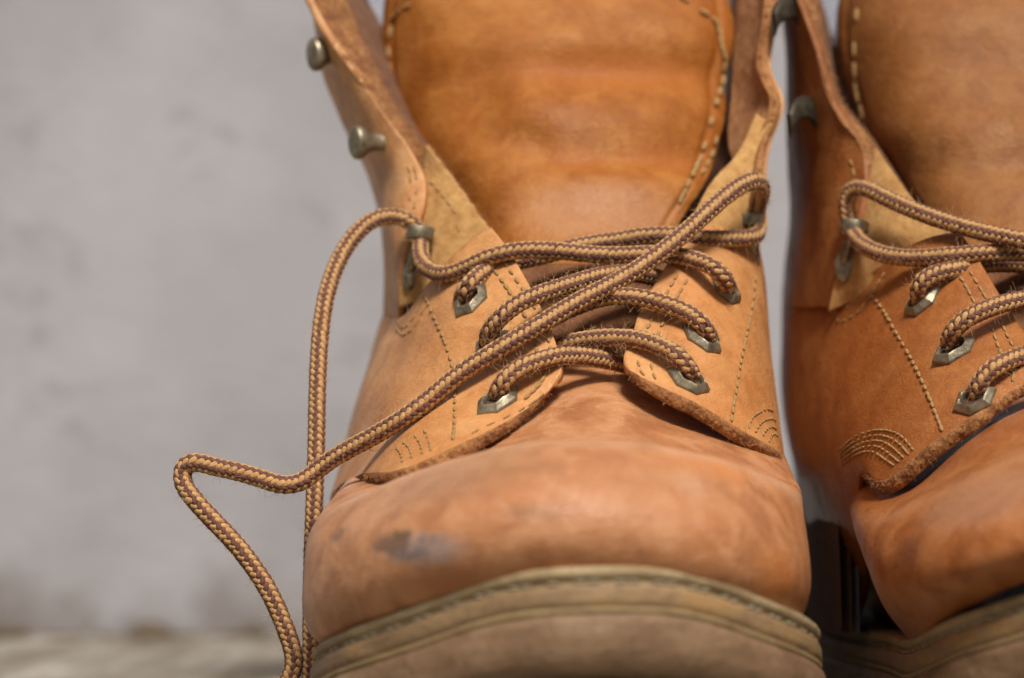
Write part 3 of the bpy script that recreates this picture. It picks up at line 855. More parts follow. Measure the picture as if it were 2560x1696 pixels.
def lace_loop(c, y, axis, plate_c, plate_y, plate_n, parent, r=.0031, h=.0036, tilt=(0, 0, 1), ph=.0044, pw=.0021):
    """metal sleeve the lace runs through, riveted to the boot by an oval plate"""
    p = P(*c, y)
    prof_o = [(-h / 2, r), (-h / 2, r + .0005), (-h / 2 + .0005, r + .0009), (0, r + .0006), (h / 2 - .0005, r + .0009), (h / 2, r + .0005), (h / 2, r)]
    ax = np.asarray(axis, float); ax /= np.linalg.norm(ax)
    a = np.cross(ax, [0, 1, 0.2]); a /= np.linalg.norm(a); b = np.cross(ax, a)
    th = np.linspace(0, 2 * np.pi, 28, endpoint=False)
    prof = prof_o + [(0, r - .0002)]
    g = np.array([[p + ax * z + rr * (math.cos(t) * a + math.sin(t) * b) for t in th] for z, rr in prof + [prof[0]]])
    o = part("lace_loop", g.reshape(-1, 3), grid_faces(len(g), 28, closed_v=True), M_brass, parent)
    q = P(*plate_c, plate_y)
    n = np.asarray(plate_n, float); n /= np.linalg.norm(n)
    V, F = lathe(q, n, [(-.0015, 1.0 * ph), (.0002, 1.0 * ph), (.0008, .93 * ph), (.0013, .75 * ph), (.0016, .4 * ph), (.0017, .05 * ph)], 28, pw / ph, tilt)
    part("rivet_plate", V, F, M_brass, o)
    # strap that joins sleeve and plate
    s = even(curve([q + n * .0006, (p + q) / 2 + n * .001, p - ax * (h * .4) + (q - p) * .10], 20), n=10)
    V, F = tube(s, .0013, 8)
    part("strap", V, F, M_brass, o)
    return o

# ------------------------------------------------------------------ laces
def braid(path_pts, r=.0025, twist=0.0, cols=10, pitch=.00175, phase=0.0, flat=1.0):
    """braided cord: slanted yarn bumps in lengthwise columns, gold and maroon in turn, over a dark core"""
    path = even(curve(path_pts, 600), .0004)
    t, a, b = frames(path)
    L = .0004 * (len(path) - 1)
    nseg, nr = 6, 5
    lat = np.linspace(-1, 1, nr)
    base = []
    for i, z in enumerate(lat):
        rr = math.sqrt(max(0, 1 - z * z)) ** 0.8 if 0 < i < nr - 1 else 0.12
        for j in range(nseg):
            an = 2 * math.pi * j / nseg
            base.append((z, math.cos(an) * rr, math.sin(an) * rr))
    base = np.array(base)
    bf = grid_faces(nr, nseg, closed_v=True)
    VV, FF, MI = [], [], []
    cnt = 0
    n = int(L / pitch)
    half_l, half_w, half_h = pitch * .78, 2 * math.pi * r / cols * .58, r * .23
    for k in range(cols):
        s = (np.arange(n) + (0.5 if k % 2 else 0.0) + .25) * pitch
        s = s + rng.normal(size=n) * pitch * .05
        idx = np.clip((s / .0004), 0, len(path) - 1.001)
        i0 = idx.astype(int); f = (idx - i0)[:, None]
        pc = path[i0] * (1 - f) + path[i0 + 1] * f
        tt, aa, bb = t[i0], a[i0], b[i0]
        ang = 2 * math.pi * k / cols + phase + twist * s + rng.normal(size=n) * .03
        ca, sa = np.cos(ang)[:, None], np.sin(ang)[:, None]
        rad_ = ca * aa + flat * sa * bb
        radn = rad_ / np.linalg.norm(rad_, axis=1, keepdims=True)
        tan_ = np.cross(tt, radn)
        sl = rad(30) * (1 if k % 2 else -1)
        ex = tt * math.cos(sl) + tan_ * math.sin(sl)
        ey = np.cross(radn, ex)
        ctr = pc + rad_ * (r * .80)
        sz = rng.uniform(.92, 1.08, size=(n, 1))
        v = ctr[:, None] + (ex * half_l * sz)[:, None] * base[None, :, :1] + (ey * half_w * sz)[:, None] * base[None, :, 1:2] + (radn * half_h * sz)[:, None] * base[None, :, 2:]
        # keep the long bumps wrapped round the cord
        VV.append(v.reshape(-1, 3))
        fa = (bf[None] + (np.arange(n) * len(base))[:, None, None]).reshape(-1, 4) + cnt
        FF.append(fa); MI.append(np.full(len(fa), k % 2)); cnt += n * len(base)
    cv, cf = tube(path[::3], r * .80, 10)
    return np.concatenate(VV), np.concatenate(FF), np.concatenate(MI), cv, cf, path, (t, a, b)

def lace_run(pts, parent, r=.0023, twist=0.0, phase=0.0, fuzz=60, name="lace_run", zones=None, flat=1.0, flen=.0030):
    w_ = []
    for p in pts:
        w_.append(P(*p[:3]) if not isinstance(p, np.ndarray) else p)
    V, F, MI, cv, cf, path, (t, a, b) = braid(w_, r, twist, phase=phase, flat=flat)
    nb = len(V)
    allV = np.concatenate([V, cv])
    o = link(name, make_mesh(name, allV, [tuple(f) for f in F] + [tuple(k + nb for k in f) for f in cf], [M_gold, M_maroon, M_core], list(MI) + [2] * len(cf)), parent)
    if fuzz:
        fuzz = int(fuzz * 3)
        i = rng.integers(0, len(path), fuzz)
        if zones is not None:
            lo, hi, extra = zones
            i = np.concatenate([i, rng.integers(int(lo * len(path)), int(hi * len(path)), extra)])
        an = rng.uniform(0, 2 * np.pi, len(i))
        rd = np.cos(an)[:, None] * a[i] + np.sin(an)[:, None] * b[i]
        roots = path[i] + rd * r * .98
        dirs = rd * rng.uniform(.2, .9, (len(i), 1)) + t[i] * rng.normal(size=(len(i), 1)) * .9
        V, F = fibres(roots, dirs, rng.uniform(.35, 1, len(i)) * flen, .00005, 1.0)
        part("fuzz", V, F, M_fuzz, o, kind="stuff")
    return o

# ------------------------------------------------------------------ left boot
def crease(g, n, ctrs):
    """press grooves (negative) and swells (positive) into a grid; each (u, v, y, su, sv, depth) is centred on a photo position"""
    for u, v, y, su, sv, dep in ctrs:
        c = P(u, v, y)
        dx = (g[..., 0] - c[0]) / su; dz = (g[..., 2] - c[2]) / sv
        g = g + n * (dep * np.exp(-dx ** 2 - dz ** 2))[..., None]
    return g

def build_vamp(ctrl, root, key, m, extra=()):
    c = [list(r) for r in ctrl]
    g = surf(c, 150, 110)
    n = normals(g)
    g = g + n * (0.0004 * vnoise(g, 60, 3, 2) + 0.00008 * vnoise(g, 420, 4, 2))[..., None]
    g = crease(g, n, extra)
    reg(key, g)
    o = sheet("vamp", g, .0018, m, root)
    # pale wear and painted sheen on the toe roll, dirt and painted shade behind
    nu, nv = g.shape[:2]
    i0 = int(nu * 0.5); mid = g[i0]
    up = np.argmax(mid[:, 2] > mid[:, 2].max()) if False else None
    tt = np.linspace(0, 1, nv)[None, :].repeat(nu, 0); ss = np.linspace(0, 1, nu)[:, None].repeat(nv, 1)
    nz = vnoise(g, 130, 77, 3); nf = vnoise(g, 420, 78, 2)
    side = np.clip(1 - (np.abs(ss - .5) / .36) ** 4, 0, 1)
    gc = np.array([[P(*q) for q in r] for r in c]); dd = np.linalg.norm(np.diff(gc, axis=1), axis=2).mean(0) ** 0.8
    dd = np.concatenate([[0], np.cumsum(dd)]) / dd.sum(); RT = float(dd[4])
    rub_sheen = np.exp(-((tt - (RT - .025) + .012 * nz) / .048) ** 2) * side * np.clip(.75 + .6 * nz + .4 * nf, 0, 1)
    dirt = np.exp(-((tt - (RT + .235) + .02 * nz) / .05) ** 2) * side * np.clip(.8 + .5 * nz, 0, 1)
    for nm, arr in (("rub_sheen", rub_sheen), ("dirt", dirt)):
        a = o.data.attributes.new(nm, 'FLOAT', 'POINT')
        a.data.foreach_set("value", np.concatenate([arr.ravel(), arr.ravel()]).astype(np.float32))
    return o

def build_quarter(ctrl, root, key, m, seed, nu=120, nv=140, th=.0026, edge_to=0.62, extra=(), edge_m=None, throat_m=None, edge_w=.0016):
    g = surf(ctrl, nu, nv)
    n = normals(g)
    g = g + n * (0.00035 * vnoise(g, 70, seed, 2) + 0.00007 * vnoise(g, 420, seed + 1, 2))[..., None]
    g = crease(g, n, extra)
    # let the cut front edge roll down a little
    reg(key, g)
    q = sheet("quarter", g, th, m, root, n)
    je = int(nv * edge_to)
    f, b = edge_lines(g, n, [(0, j) for j in range(0, je)], th * 1.15)
    dn = g[0, :je] - g[4, :je]; dn /= np.linalg.norm(dn, axis=1, keepdims=True)
    b = b + dn * edge_w * np.minimum(1, np.arange(je) / 14)[:, None]
    cut_edge("cut_edge", f + (f - b) * .02, b, q, bulge=.0008, seed=seed, rough=.0004, fuzz=420, m=edge_m)
    f, b = edge_lines(g, n, [(i, 0) for i in range(0, nu)], th)
    cut_edge("cut_edge", f, b, q, bulge=.0004, seed=seed + 5, rough=.00012, fuzz=60, m=throat_m or M_rawlight)
    return q, g

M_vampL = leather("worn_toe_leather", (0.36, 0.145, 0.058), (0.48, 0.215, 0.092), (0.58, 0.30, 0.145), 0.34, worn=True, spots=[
    (P(1440, 1290, .550), .052, (0.40, 0.175, 0.080), 0.22, None, (1, 0.3, 2.3)),
    (P(1065, 1372, .562), .0135, (0.33, 0.26, 0.24), 0.75, 0.22, (1, 0.5, 2.8)),
    (P(985, 1360, .564), .0070, (0.14, 0.075, 0.045), 0.75, 0.45, (1, 0.5, 2.0)),
    (P(1045, 1385, .562), .0045, (0.17, 0.13, 0.125), 0.7, 0.25, (0.7, 0.5, 2.2)),
    (P(1010, 1340, .564), .0040, (0.16, 0.09, 0.05), 0.8, None, (1, 0.5, 2.0)),
    (P(1090, 1350, .561), .0050, (0.16, 0.12, 0.11), 0.7, 0.25, (0.8, 0.5, 2.6)),
    (P(1340, 1280, .552), .0065, (0.24, 0.13, 0.07), 0.45, None, (0.7, 0.5, 2.2)),
    (P(880, 1345, .59), .0042, (0.14, 0.065, 0.04), 0.9, None, (0.7, 0.5, 1.2)),
    (P(1747, 1264, .563), .0030, (0.08, 0.03, 0.025), 0.95, None, (1.2, 0.5, 0.8)),
    (P(1737, 1228, .568), .0024, (0.15, 0.06, 0.04), 0.8, None, (1, 0.5, 1)),
    (P(1720, 1240, .566), .0060, (0.62, 0.40, 0.28), 0.55, 0.5, (1, 0.5, .8)),
    (P(1640, 1175, .58), .0110, (0.55, 0.19, 0.05), 0.7, None, (0.5, 0.5, 1.8)),
    (P(1800, 1185, .58), .0070, (0.55, 0.19, 0.05), 0.5, None, (0.7, 0.5, 1.4)),
    (P(1935, 1440, .575), .0080, (0.54, 0.19, 0.05), 0.6, None, (0.8, 0.5, .9)),
    (P(1200, 1200, .578), .0160, (0.36, 0.19, 0.10), 0.5, None, (0.5, 0.5, 1.6)),
    (P(1600, 1240, .563), .0150, (0.44, 0.20, 0.09), 0.45, None, (0.5, 0.5, 1.3)),
    (P(1250, 1480, .56), .0140, (0.44, 0.17, 0.055), 0.6, None, (0.5, 0.5, 1.8))])
M_vampR = leather("shaded_toe_leather", (0.27, 0.082, 0.020), (0.35, 0.122, 0.034), (0.42, 0.172, 0.060), 0.36, spec=.28, worn=True, spots=[  # right toe, likewise darkened so the colour carries its shade
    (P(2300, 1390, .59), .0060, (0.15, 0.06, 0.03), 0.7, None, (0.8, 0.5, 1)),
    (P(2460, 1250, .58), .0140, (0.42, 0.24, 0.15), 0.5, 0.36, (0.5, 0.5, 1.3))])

LB = boot_root("boot", .0143, "tan leather boot shown whole from the toe, its lace hanging loose on the left")
RB = boot_root("boot", .140, "tan leather boot cut off by the right edge, its inner side in deep shade")

sole(OUT_L, .0143, LB, .038)
sole(OUT_R, .1400, RB, -.012)

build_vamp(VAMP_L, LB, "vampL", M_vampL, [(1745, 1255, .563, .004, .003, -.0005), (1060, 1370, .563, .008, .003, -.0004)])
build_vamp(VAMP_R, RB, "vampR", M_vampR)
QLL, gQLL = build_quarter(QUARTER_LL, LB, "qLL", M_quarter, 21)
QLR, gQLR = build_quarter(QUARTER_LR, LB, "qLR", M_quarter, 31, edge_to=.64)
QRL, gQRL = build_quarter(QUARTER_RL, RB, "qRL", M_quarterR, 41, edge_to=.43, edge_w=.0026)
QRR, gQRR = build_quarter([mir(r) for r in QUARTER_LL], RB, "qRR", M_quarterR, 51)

def build_collar(ctrl, edge, root, key, seed, m):
    g = surf(ctrl, 150, 70)
    n = normals(g)
    g = g + n * (0.0005 * vnoise(g, 60, seed, 2))[..., None]
    reg(key, g)
    o = sheet("collar", g, .0022, m, root, n)
    if edge:
        fo = curve([P(*p) for p in edge[0]], 300); bi = curve([P(*p) for p in edge[1]], 300)
        cut_edge("cut_edge", fo, bi, o, bulge=.0010, seed=seed, rough=.0005, fuzz=700, flen=.0022)
        # padded lining running back from the inner line
        il = curve([P(*p) for p in edge[1]], 60)
        rows = [il + np.array([s * .012 * (1 if key.endswith("L") else 1), s * .06, 0]) for s in np.linspace(0, 1, 12)]
        gl = np.stack(rows, 1)
        sheet("lining", gl, .0015, M_gusset, root)  # dark suede puts the shadow band inside the collar into the colour
    return o, g
CLL, gCLL = build_collar(COLLAR_LL, EDGE_LL, LB, "cLL", 61, M_collar)
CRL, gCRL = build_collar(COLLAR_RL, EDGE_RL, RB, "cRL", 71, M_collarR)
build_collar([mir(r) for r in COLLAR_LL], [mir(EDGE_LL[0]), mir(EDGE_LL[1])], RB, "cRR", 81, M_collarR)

# right collar of the left boot, seen from its rough inner side
g = surf(COLLAR_LR_IN, 140, 40); n = normals(g)
g = g + n * (0.0007 * vnoise(g, 90, 14, 3) + .0002 * vnoise(g, 500, 15, 2))[..., None]
reg("cLR", g)
CLR = sheet("collar", g, .0022, M_inner, LB, n)
outer = curve([P(*r[2]) for r in COLLAR_LR_IN], 200)
cut_edge("cut_edge", outer + np.array([-.0012, -.0003, 0]), outer + np.array([.0010, .0020, 0]), CLR, bulge=.0008, seed=18, rough=.0005, fuzz=320)
rows = [outer + np.array([.001 - .004 * s, .002 + s * .075, 0]) for s in np.linspace(0, 1, 14)]
sheet("collar_side", np.stack(rows, 1), .002, M_collar, LB)

for ctrl, root, key in ((PATCH_LL, LB, "pLL"), (PATCH_LR, LB, "pLR"), (PATCH_RL, RB, "pRL")):
    g = surf(ctrl, 80, 50); n = normals(g)
    g = g + n * (0.0004 * vnoise(g, 90, 91, 2))[..., None]
    reg(key, g)
    o = sheet("underlay", g, .0016, M_nubuck, root, n)
    f, b = edge_lines(g, n, [(i, 49) for i in range(80)] if key != "pLR" else [(i, 0) for i in range(80)], .0018)
    cut_edge("cut_edge", f, b, o, bulge=.0005, seed=93, rough=.0003, fuzz=260, m=M_rawlight)

def build_tongue(ctrl, root, key, m, extra, right):
    g = surf(ctrl, 170, 170); n = normals(g)
    nu, nv = g.shape[:2]
    s = np.linspace(0, 1, nv)[None, :, None]; t = np.linspace(0, 1, nu)[:, None, None]
    # sewn border: groove along the seam, thin flat rim outside it
    d = np.minimum(s, 1 - s)
    g = g - n * (0.0009 * np.exp(-((d - .055) / .014) ** 2) + 0.0008 * np.exp(-((t - .11) / .018) ** 2) * (d > .04))
    g = g - n * 0.0012 * np.clip((.05 - d) / .05, 0, 1)
    g = g + n * (0.0006 * vnoise(g * np.array([.6, 1, 1.6]), 45, 23, 2) + .00006 * vnoise(g, 500, 24, 2))[..., None]
    g = crease(g, n, extra)
    reg(key, g)
    o = sheet("tongue", g, .006, m, root, n)
    idx = [(i, 0) for i in range(nu - 1, -1, -1)] + [(0, j) for j in range(1, nv)] + [(i, nv - 1) for i in range(1, nu)]
    f, b = edge_lines(g, n, idx, .0045)
    for lab, ii in (("l", idx[:nu]), ("t", idx[nu - 1:nu + nv - 1]), ("r", idx[nu + nv - 2:])):
        f, b = edge_lines(g, n, ii, .0042)
        cut_edge("cut_edge", f, b, o, bulge=.0011, seed=27, rough=.0004, fuzz=500, m=M_rawlight, flen=.0015)
    return o, g
TL, gTL = build_tongue(TONGUE_L, LB, "tL", M_tongue, [
    (1560, 160, .716, .028, .0062, -.0026), (1760, 150, .72, .016, .006, -.0014), (1600, 385, .704, .020, .0050, -.0022), (1430, 395, .704, .010, .0045, -.0012),
    (1560, 275, .71, .030, .0060, .0016), (1320, 265, .710, .010, .0085, .0026), (1290, 345, .709, .007, .006, -.0012), (1230, 420, .71, .010, .008, .0016),
    (1190, 215, .716, .010, .009, -.0016), (1350, 350, .707, .004, .005, -.0010), (1300, 570, .70, .010, .008, .0012), (1480, 470, .70, .03, .007, .001), (1700, 455, .704, .01, .006, .0008), (1350, 90, .72, .03, .006, .0008)], False)
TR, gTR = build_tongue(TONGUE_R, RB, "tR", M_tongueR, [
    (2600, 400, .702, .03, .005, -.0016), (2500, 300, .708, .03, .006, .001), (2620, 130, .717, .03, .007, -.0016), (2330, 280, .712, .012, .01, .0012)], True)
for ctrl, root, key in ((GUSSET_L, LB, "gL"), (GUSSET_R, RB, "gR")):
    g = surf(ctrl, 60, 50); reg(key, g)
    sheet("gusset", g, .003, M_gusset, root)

# heel shell and inner lining (behind what the photograph shows, so the boots are whole)
M_heel = suede("dark_heel_suede", (0.10, 0.038, 0.014), (0.17, 0.068, 0.024), (0.25, 0.11, 0.042))
def heel(root, xl, xr, key, m=None):
    zs = np.array([.02, .04, .06, .08, .10, .13, .17, .215])
    XL = np.interp(zs, [.02, .055, .08, .1, .14, .215], xl); XR = np.interp(zs, [.02, .055, .08, .1, .14, .215], xr)
    g = []
    for z, a, b in zip(zs, XL, XR):
        c, h = (a + b) / 2, (b - a) / 2
        back = .855 - .10 * max(0, z - .1) + .0
        y0 = float(np.interp(z, [.05, .085, .11], [.715, .740, .772]))
        row = [(a + .002, y0, z), (a, y0 * .5 + .392, z), (a + .001, .785, z)] + [(c + h * math.cos(q), .80 + (back - .80) * math.sin(q), z) for q in np.linspace(math.pi, 0, 9)] + [(b - .001, .785, z), (b, y0 * .5 + .392, z), (b - .002, y0, z)]
        g.append(row)
    g = surf_w(np.array(g), 60, 90)
    c = g.mean((0, 1)); c[2] = 0
    n = normals(g)
    i, j = 30, 45
    if np.dot(n[i, j], g[i, j] * np.array([1, 1, 0]) - c) < 0: n = -n
    nu, nv = g.shape[:2]
    back = g - n * .003
    V = np.concatenate([g.reshape(-1, 3), back.reshape(-1, 3)])
    F = np.concatenate([grid_faces(nu, nv), grid_faces(nu, nv, nu * nv, True)])
    part("heel_counter", V, F, m or M_heel, root)
    k = .005
    gi = g - n * k
    part("lining", gi.reshape(-1, 3), grid_faces(nu, nv), M_lining, root)
heel(LB, (-.034, -.033, -.031, -.031, -.034, -.052), (.062, .064, .067, .070, .068, .072), "hL")
heel(RB, (.0880, .0875, .0870, .0885, .088, .086), (.176, .177, .178, .178, .176, .19), "hR")
# blue-grey textile lining between tongue and collar
for root, ctrl in ((LB, [[(850,-110,.752),(900,-110,.76),(990,-110,.765)],[(860,0,.750),(910,0,.757),(990,0,.762)],[(890,90,.747),(930,90,.752),(1000,90,.757)],[(935,190,.741),(960,190,.745),(1010,190,.75)]]),
                   (RB, [[(2020,-110,.752),(2060,-110,.76),(2140,-110,.765)],[(2040,0,.750),(2080,0,.757),(2140,0,.762)],[(2050,60,.749),(2090,60,.754),(2150,60,.759)],[(2060,120,.747),(2100,120,.752),(2160,120,.757)]])):
    g = surf([[(u, v, y + .024) for u, v, y in r] for r in ctrl], 30, 20)
    sheet("lining", g, .002, M_lining, root)
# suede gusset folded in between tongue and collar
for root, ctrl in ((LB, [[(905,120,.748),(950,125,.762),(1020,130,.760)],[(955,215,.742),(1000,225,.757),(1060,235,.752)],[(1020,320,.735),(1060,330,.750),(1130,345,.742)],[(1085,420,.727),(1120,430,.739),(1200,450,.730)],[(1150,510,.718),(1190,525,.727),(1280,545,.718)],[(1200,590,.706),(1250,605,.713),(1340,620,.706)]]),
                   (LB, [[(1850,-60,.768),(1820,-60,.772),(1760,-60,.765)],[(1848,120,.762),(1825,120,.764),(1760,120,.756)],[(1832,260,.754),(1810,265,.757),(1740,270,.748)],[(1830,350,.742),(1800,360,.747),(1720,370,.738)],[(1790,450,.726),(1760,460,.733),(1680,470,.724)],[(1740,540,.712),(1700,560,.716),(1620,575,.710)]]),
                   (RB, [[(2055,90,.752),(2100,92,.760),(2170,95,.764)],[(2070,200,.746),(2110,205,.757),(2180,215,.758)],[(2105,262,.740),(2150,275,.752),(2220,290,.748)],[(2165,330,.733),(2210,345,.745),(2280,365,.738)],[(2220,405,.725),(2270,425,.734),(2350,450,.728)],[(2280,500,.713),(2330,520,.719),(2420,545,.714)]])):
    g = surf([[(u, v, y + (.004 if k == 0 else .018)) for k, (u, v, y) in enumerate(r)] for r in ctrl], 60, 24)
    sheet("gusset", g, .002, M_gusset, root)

# ------------------------------------------------------------------ stitching
DBL = 20
stitch_line([(1225,660),(1262,712),(1300,770),(1335,835),(1345,905)], "qLL", QLL, width=.00095)
stitch_line([(1250,640),(1288,695),(1325,750),(1362,815),(1376,880),(1358,950),(1310,1000)], "qLL", QLL, width=.00095)
stitch_line([(1067,745),(1085,790),(1107,840),(1125,890),(1136,945),(1138,1000),(1137,1060),(1133,1100)], "qLL", QLL)
stitch_line([(1060,742),(1040,785),(1020,815),(1008,820),(995,800)], "qLL", QLL, width=.0006)
stitch_line([(1066,762),(1047,800),(1025,832),(1008,838),(990,815)], "qLL", QLL, width=.0006)
stitch_line([(1060,1075),(1072,1100),(1078,1130)], "qLL", QLL, pitch=.0026, length=.0020, width=.0006)
stitch_line([(1035,1088),(1048,1105),(1058,1138)], "qLL", QLL, pitch=.0026, length=.0020, width=.0006)
stitch_line([(1005,1105),(1022,1118),(1030,1148)], "qLL", QLL, pitch=.0026, length=.0020, width=.0006)
stitch_line([(992,1120),(1002,1135),(1008,1160)], "qLL", QLL, pitch=.0026, length=.0020, width=.0006)
stitch_line([(1360,985),(1310,1022),(1240,1055),(1170,1090)], "qLL", QLL, width=.0005)
# right quarter of the left boot
stitch_line([(1694,685),(1672,725),(1645,770),(1622,815),(1606,850)], "qLR", QLR, pitch=.0034, length=.0027, width=.0008)
stitch_line([(1722,692),(1700,730),(1672,780),(1650,825),(1640,850)], "qLR", QLR, pitch=.0034, length=.0027, width=.0008)
stitch_line([(1594,900),(1600,925),(1612,945)], "qLR", QLR, pitch=.0030, length=.0024, width=.0007)
stitch_line([(1626,905),(1630,930),(1640,950)], "qLR", QLR, pitch=.0030, length=.0024, width=.0007)
stitch_line([(1888,690),(1880,760),(1866,830),(1852,900),(1840,970),(1830,1030),(1826,1058)], "qLR", QLR)
stitch_line([(1870,1072),(1880,1045),(1900,1030),(1920,1024),(1932,1030)], "qLR", QLR, pitch=.0024, length=.0019, width=.0006)
stitch_line([(1888,1080),(1898,1062),(1915,1050),(1932,1048),(1940,1055)], "qLR", QLR, pitch=.0024, length=.0019, width=.0006)
stitch_line([(1905,1090),(1915,1075),(1928,1068),(1940,1075)], "qLR", QLR, pitch=.0024, length=.0019, width=.0006)
stitch_line([(1922,1105),(1930,1088),(1940,1085),(1945,1095)], "qLR", QLR, pitch=.0024, length=.0019, width=.0006)
# tongue and underlays
stitch_line([(1683,-15),(1722,12),(1760,30),(1788,60),(1800,100),(1808,140),(1808,180),(1798,225),(1788,265),(1778,310),(1765,345),(1755,390),(1735,425),(1715,460),(1698,500)], "tL", TL, pitch=.0040, length=.0037, width=.0015, lift=.0003)
stitch_line([(1792,330),(1785,370),(1768,410),(1752,440)], "tL", TL, pitch=.0042, length=.0036, width=.0012)
stitch_line([(1040,5),(1010,20),(985,45),(975,80),(973,130),(980,190)], "tL", TL, pitch=.0044, length=.0038, width=.0014)
stitch_line([(1072,450),(1100,480),(1130,520),(1152,560),(1150,600)], "pLL", bpy.data.objects["underlay"], width=.0006, pitch=.0036)
stitch_line([(1022,420),(1030,455),(1028,490),(1020,520)], "cLL", CLL, width=.0007)
stitch_line([(1036,418),(1044,455),(1042,490),(1034,525)], "cLL", CLL, width=.0007)
stitch_line([(1455,948),(1500,945),(1545,950),(1590,965),(1640,990)], "vampL", bpy.data.objects["vamp"], pitch=.0034, length=.0028, width=.0009)
stitch_line([(1330,985),(1370,965),(1415,953),(1455,948)], "vampL", bpy.data.objects["vamp"], pitch=.0034, length=.0028, width=.0009)
# right boot
stitch_line([(2400,692),(2420,725),(2440,765)], "qRL", QRL, pitch=.0032, length=.0026, width=.0008)
stitch_line([(2425,678),(2445,712),(2468,750)], "qRL", QRL, pitch=.0032, length=.0026, width=.0008)
stitch_line([(2478,812),(2490,850),(2506,890)], "qRL", QRL, pitch=.0032, length=.0026, width=.0008)
stitch_line([(2502,800),(2518,840),(2535,870)], "qRL", QRL, pitch=.0032, length=.0026, width=.0008)
stitch_line([(2535,925),(2532,955)], "qRL", QRL, pitch=.0032, length=.0026, width=.0008)
stitch_line([(2172,730),(2205,770),(2240,830),(2275,890),(2305,950),(2335,1020),(2357,1078)], "qRL", QRL)
stitch_line([(2190,672),(2170,705),(2140,750),(2110,778),(2070,780)], "qRL", QRL, width=.0007)
stitch_line([(2215,680),(2190,720),(2155,772),(2115,802),(2075,800)], "qRL", QRL, width=.0007)
for k in range(5):
    a = 22 * k
    stitch_line([(2285 - a * .55, 1128 + a * .42), (2262 - a * .6, 1098 + a * .55), (2225 - a * .45, 1078 + a * .6), (2180 - a * .3, 1078 + a * .62), (2135 - a * .1, 1095 + a * .6), (2100, 1125 + a * .5)], "qRL", QRL, pitch=.0026, length=.0021, width=.0006)
stitch_line([(2150,-10),(2141,60),(2137,130),(2140,195),(2149,256),(2165,300)], "tR", TR, pitch=.0052, length=.0046, width=.0015)
stitch_line([(2125,395),(2135,430),(2138,470)], "cRL", CRL, width=.0007)

# ------------------------------------------------------------------ metal fittings
eyelet("qLL", (1244, 1004), ((1195, 1037), (1297, 968)), QLL)
eyelet("qLL", (1232, 862), ((1192, 893), (1280, 828)), QLL)
eyelet("qLL", (1178, 752), ((1142, 795), (1214, 715)), QLL)
eyelet("qLR", (1722, 953), ((1667, 930), (1772, 978)), QLR)
eyelet("qLR", (1755, 848), ((1708, 812), (1802, 880)), QLR)
eyelet("qLR", (1815, 725), ((1778, 695), (1850, 755)), QLR)
eyelet("qRL", (2437, 1000), ((2383, 1024), (2492, 970)), QRL)
eyelet("qRL", (2385, 878), ((2333, 909), (2438, 843)), QRL)
eyelet("qRL", (2305, 755), ((2262, 790), (2350, 722)), QRL)
stud_hook(P(872, 136, .730), (-.86, -.50, -.10), LB)
stud_hook(P(978, 356, .7185), (-.86, -.50, -.08), LB)
lace_loop((1050, 583), .6985, (.12, 0, 1), (1026, 685), .7035, (-.15, -.95, .25), LB)
lace_loop((1877, 553), .6985, (.05, 0, 1), (1880, 640), .700, (.5, -.8, .2), LB)
lace_loop((2136, 568), .7035, (.15, 0, 1), (2112, 665), .7065, (-.45, -.85, .2), RB, ph=.0052, pw=.0030)
curl_hook([(2004, 120, .002), (2003, 84, -.001), (1990, 54, -.004), (1968, 48, -.008), (1948, 62, -.011), (1936, 92, -.013)], .728, .0065, RB, (-.05, .10, 1))
curl_hook([(2046, 372, .002), (2045, 334, -.001), (2030, 304, -.004), (2006, 298, -.008), (1986, 314, -.011), (1974, 346, -.013)], .727, .0065, RB, (-.05, .10, 1))

# ------------------------------------------------------------------ shoelaces
def lace_root(x, label):
    r = bpy.data.objects.new("shoelace", None); COL.objects.link(r)
    r.location = (x, .66, 0); r["label"] = label; r["category"] = "shoelace"; r["group"] = "braided shoelaces"
    return r
SL = lace_root(-.05, "gold and maroon braided shoelace with its loose ends looping down left of the whole boot")
SR = lace_root(.13, "gold and maroon braided shoelace threaded through the cut off boot at the right edge")
FL = lambda x, y: np.array([x, y, .0027])
lace_run([FL(-.085,.60), FL(-.066,.645), (764,1778,.667),(776,1700,.667),(778,1600,.667),(779,1500,.667),(784,1310,.667),(790,1150,.669),(793,1000,.672),(800,850,.677),(815,745,.682),(845,655,.688),(890,585,.693),(940,548,.697),(985,542,.699),(1025,556,.6985),(1046,583,.6985),(1052,640,.693),(1075,675,.685),(1115,686,.678),(1170,668,.674),(1240,638,.670),(1320,625,.669),(1420,630,.670),(1520,638,.671),(1600,636,.671),(1680,638,.670),(1745,652,.667),(1790,674,.6645),(1812,698,.6655),(1817,714,.671),(1814,722,.685)], SL, phase=.5, fuzz=260, twist=0)
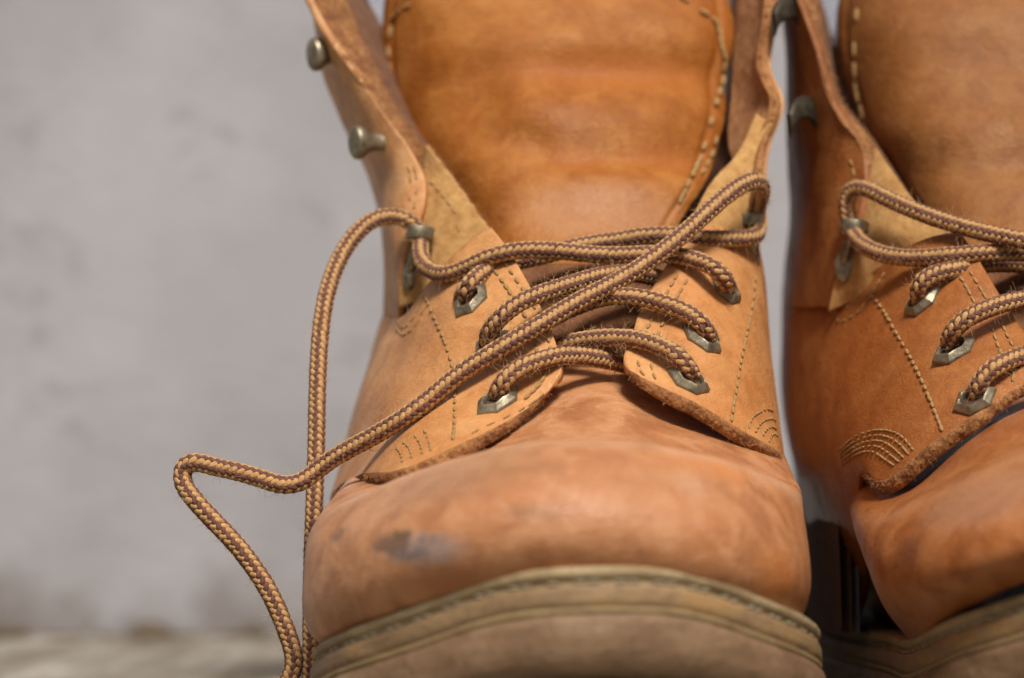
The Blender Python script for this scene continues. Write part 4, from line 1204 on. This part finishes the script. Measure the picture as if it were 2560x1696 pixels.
lace_run([(1160,775,.685),(1156,752,.673),(1165,722,.666),(1190,695,.668),(1240,668,.674),(1300,652,.677),(1380,634,.679),(1447,616,.680),(1550,600,.681),(1655,588,.680),(1750,596,.680),(1820,598,.684),(1876,594,.690),(1893,578,.696),(1890,550,.699),(1897,510,.698),(1904,480,.693),(1898,460,.687),(1878,455,.682),(1840,472,.677),(1780,520,.671),(1720,575,.666),(1660,625,.662),(1590,675,.658),(1520,715,.653),(1440,757,.649),(1360,805,.645),(1290,847,.6425),(1215,892,.6415),(1140,942,.6415),(1070,1000,.6415),(1000,1050,.642),(930,1092,.645),(860,1130,.648),(800,1170,.650),(755,1203,.650),(712,1212,.650),(650,1196,.650),(585,1178,.650),(530,1165,.651),(485,1157,.652),(462,1168,.653),(457,1200,.653),(478,1240,.652),(520,1288,.652),(575,1345,.652),(628,1410,.652),(670,1475,.652),(703,1545,.652),(727,1610,.652),(735,1655,.652),(724,1696,.652),(695,1745,.651),FL(-.066,.647),FL(-.085,.635)], SL, phase=.3, fuzz=420, zones=(.16, .36, 380), r=.00235)
lace_run([(1236,880,.668),(1222,858,.653),(1226,825,.646),(1250,795,.644),(1300,757,.645),(1356,733,.648),(1420,712,.653),(1500,690,.660),(1580,684,.668),(1660,700,.677)], SL, phase=.2, fuzz=140)
lace_run([(1784,868,.668),(1773,844,.655),(1757,815,.651),(1725,788,.652),(1660,760,.652),(1595,744,.653),(1530,742,.655),(1470,755,.658),(1400,785,.662),(1330,820,.667)], SL, phase=.7, fuzz=140)
lace_run([(1742,972,.653),(1733,950,.642),(1718,918,.637),(1695,891,.6365),(1660,870,.6385),(1610,852,.6415),(1550,845,.645),(1480,848,.649),(1400,864,.654),(1330,895,.660)], SL, phase=.1, fuzz=120)
lace_run([(1247,1020,.650),(1244,1003,.640),(1249,972,.633),(1285,930,.6325),(1330,908,.6345),(1374,895,.6365),(1417,889,.640),(1500,898,.647),(1590,918,.655)], SL, phase=.9, fuzz=120)
lace_run([(2800,690,.668),(2690,640,.664),(2560,603,.667),(2487,588,.671),(2400,566,.677),(2335,545,.682),(2270,520,.687),(2205,490,.693),(2158,471,.698),(2125,482,.702),(2117,520,.7035),(2125,562,.7035),(2145,600,.698),(2205,635,.686),(2270,645,.680),(2357,641,.674),(2444,634,.672),(2560,632,.674),(2700,640,.677),(2850,650,.68)], SR, phase=.4, fuzz=300)
lace_run([(2308,775,.684),(2298,750,.672),(2302,710,.6675),(2332,687,.6675),(2379,676,.670),(2430,666,.675),(2500,660,.680),(2600,665,.684)], SR, phase=.6, fuzz=100)
lace_run([(2384,892,.667),(2375,870,.653),(2380,834,.647),(2412,801,.645),(2459,777,.646),(2506,760,.648),(2560,749,.651),(2700,720,.659),(2800,710,.668)], SR, phase=.2, fuzz=120)
lace_run([(2446,1018,.652),(2439,1002,.6395),(2442,972,.6325),(2470,932,.6315),(2506,909,.6325),(2560,888,.636),(2700,870,.643),(2800,880,.650)], SR, phase=.8, fuzz=120)
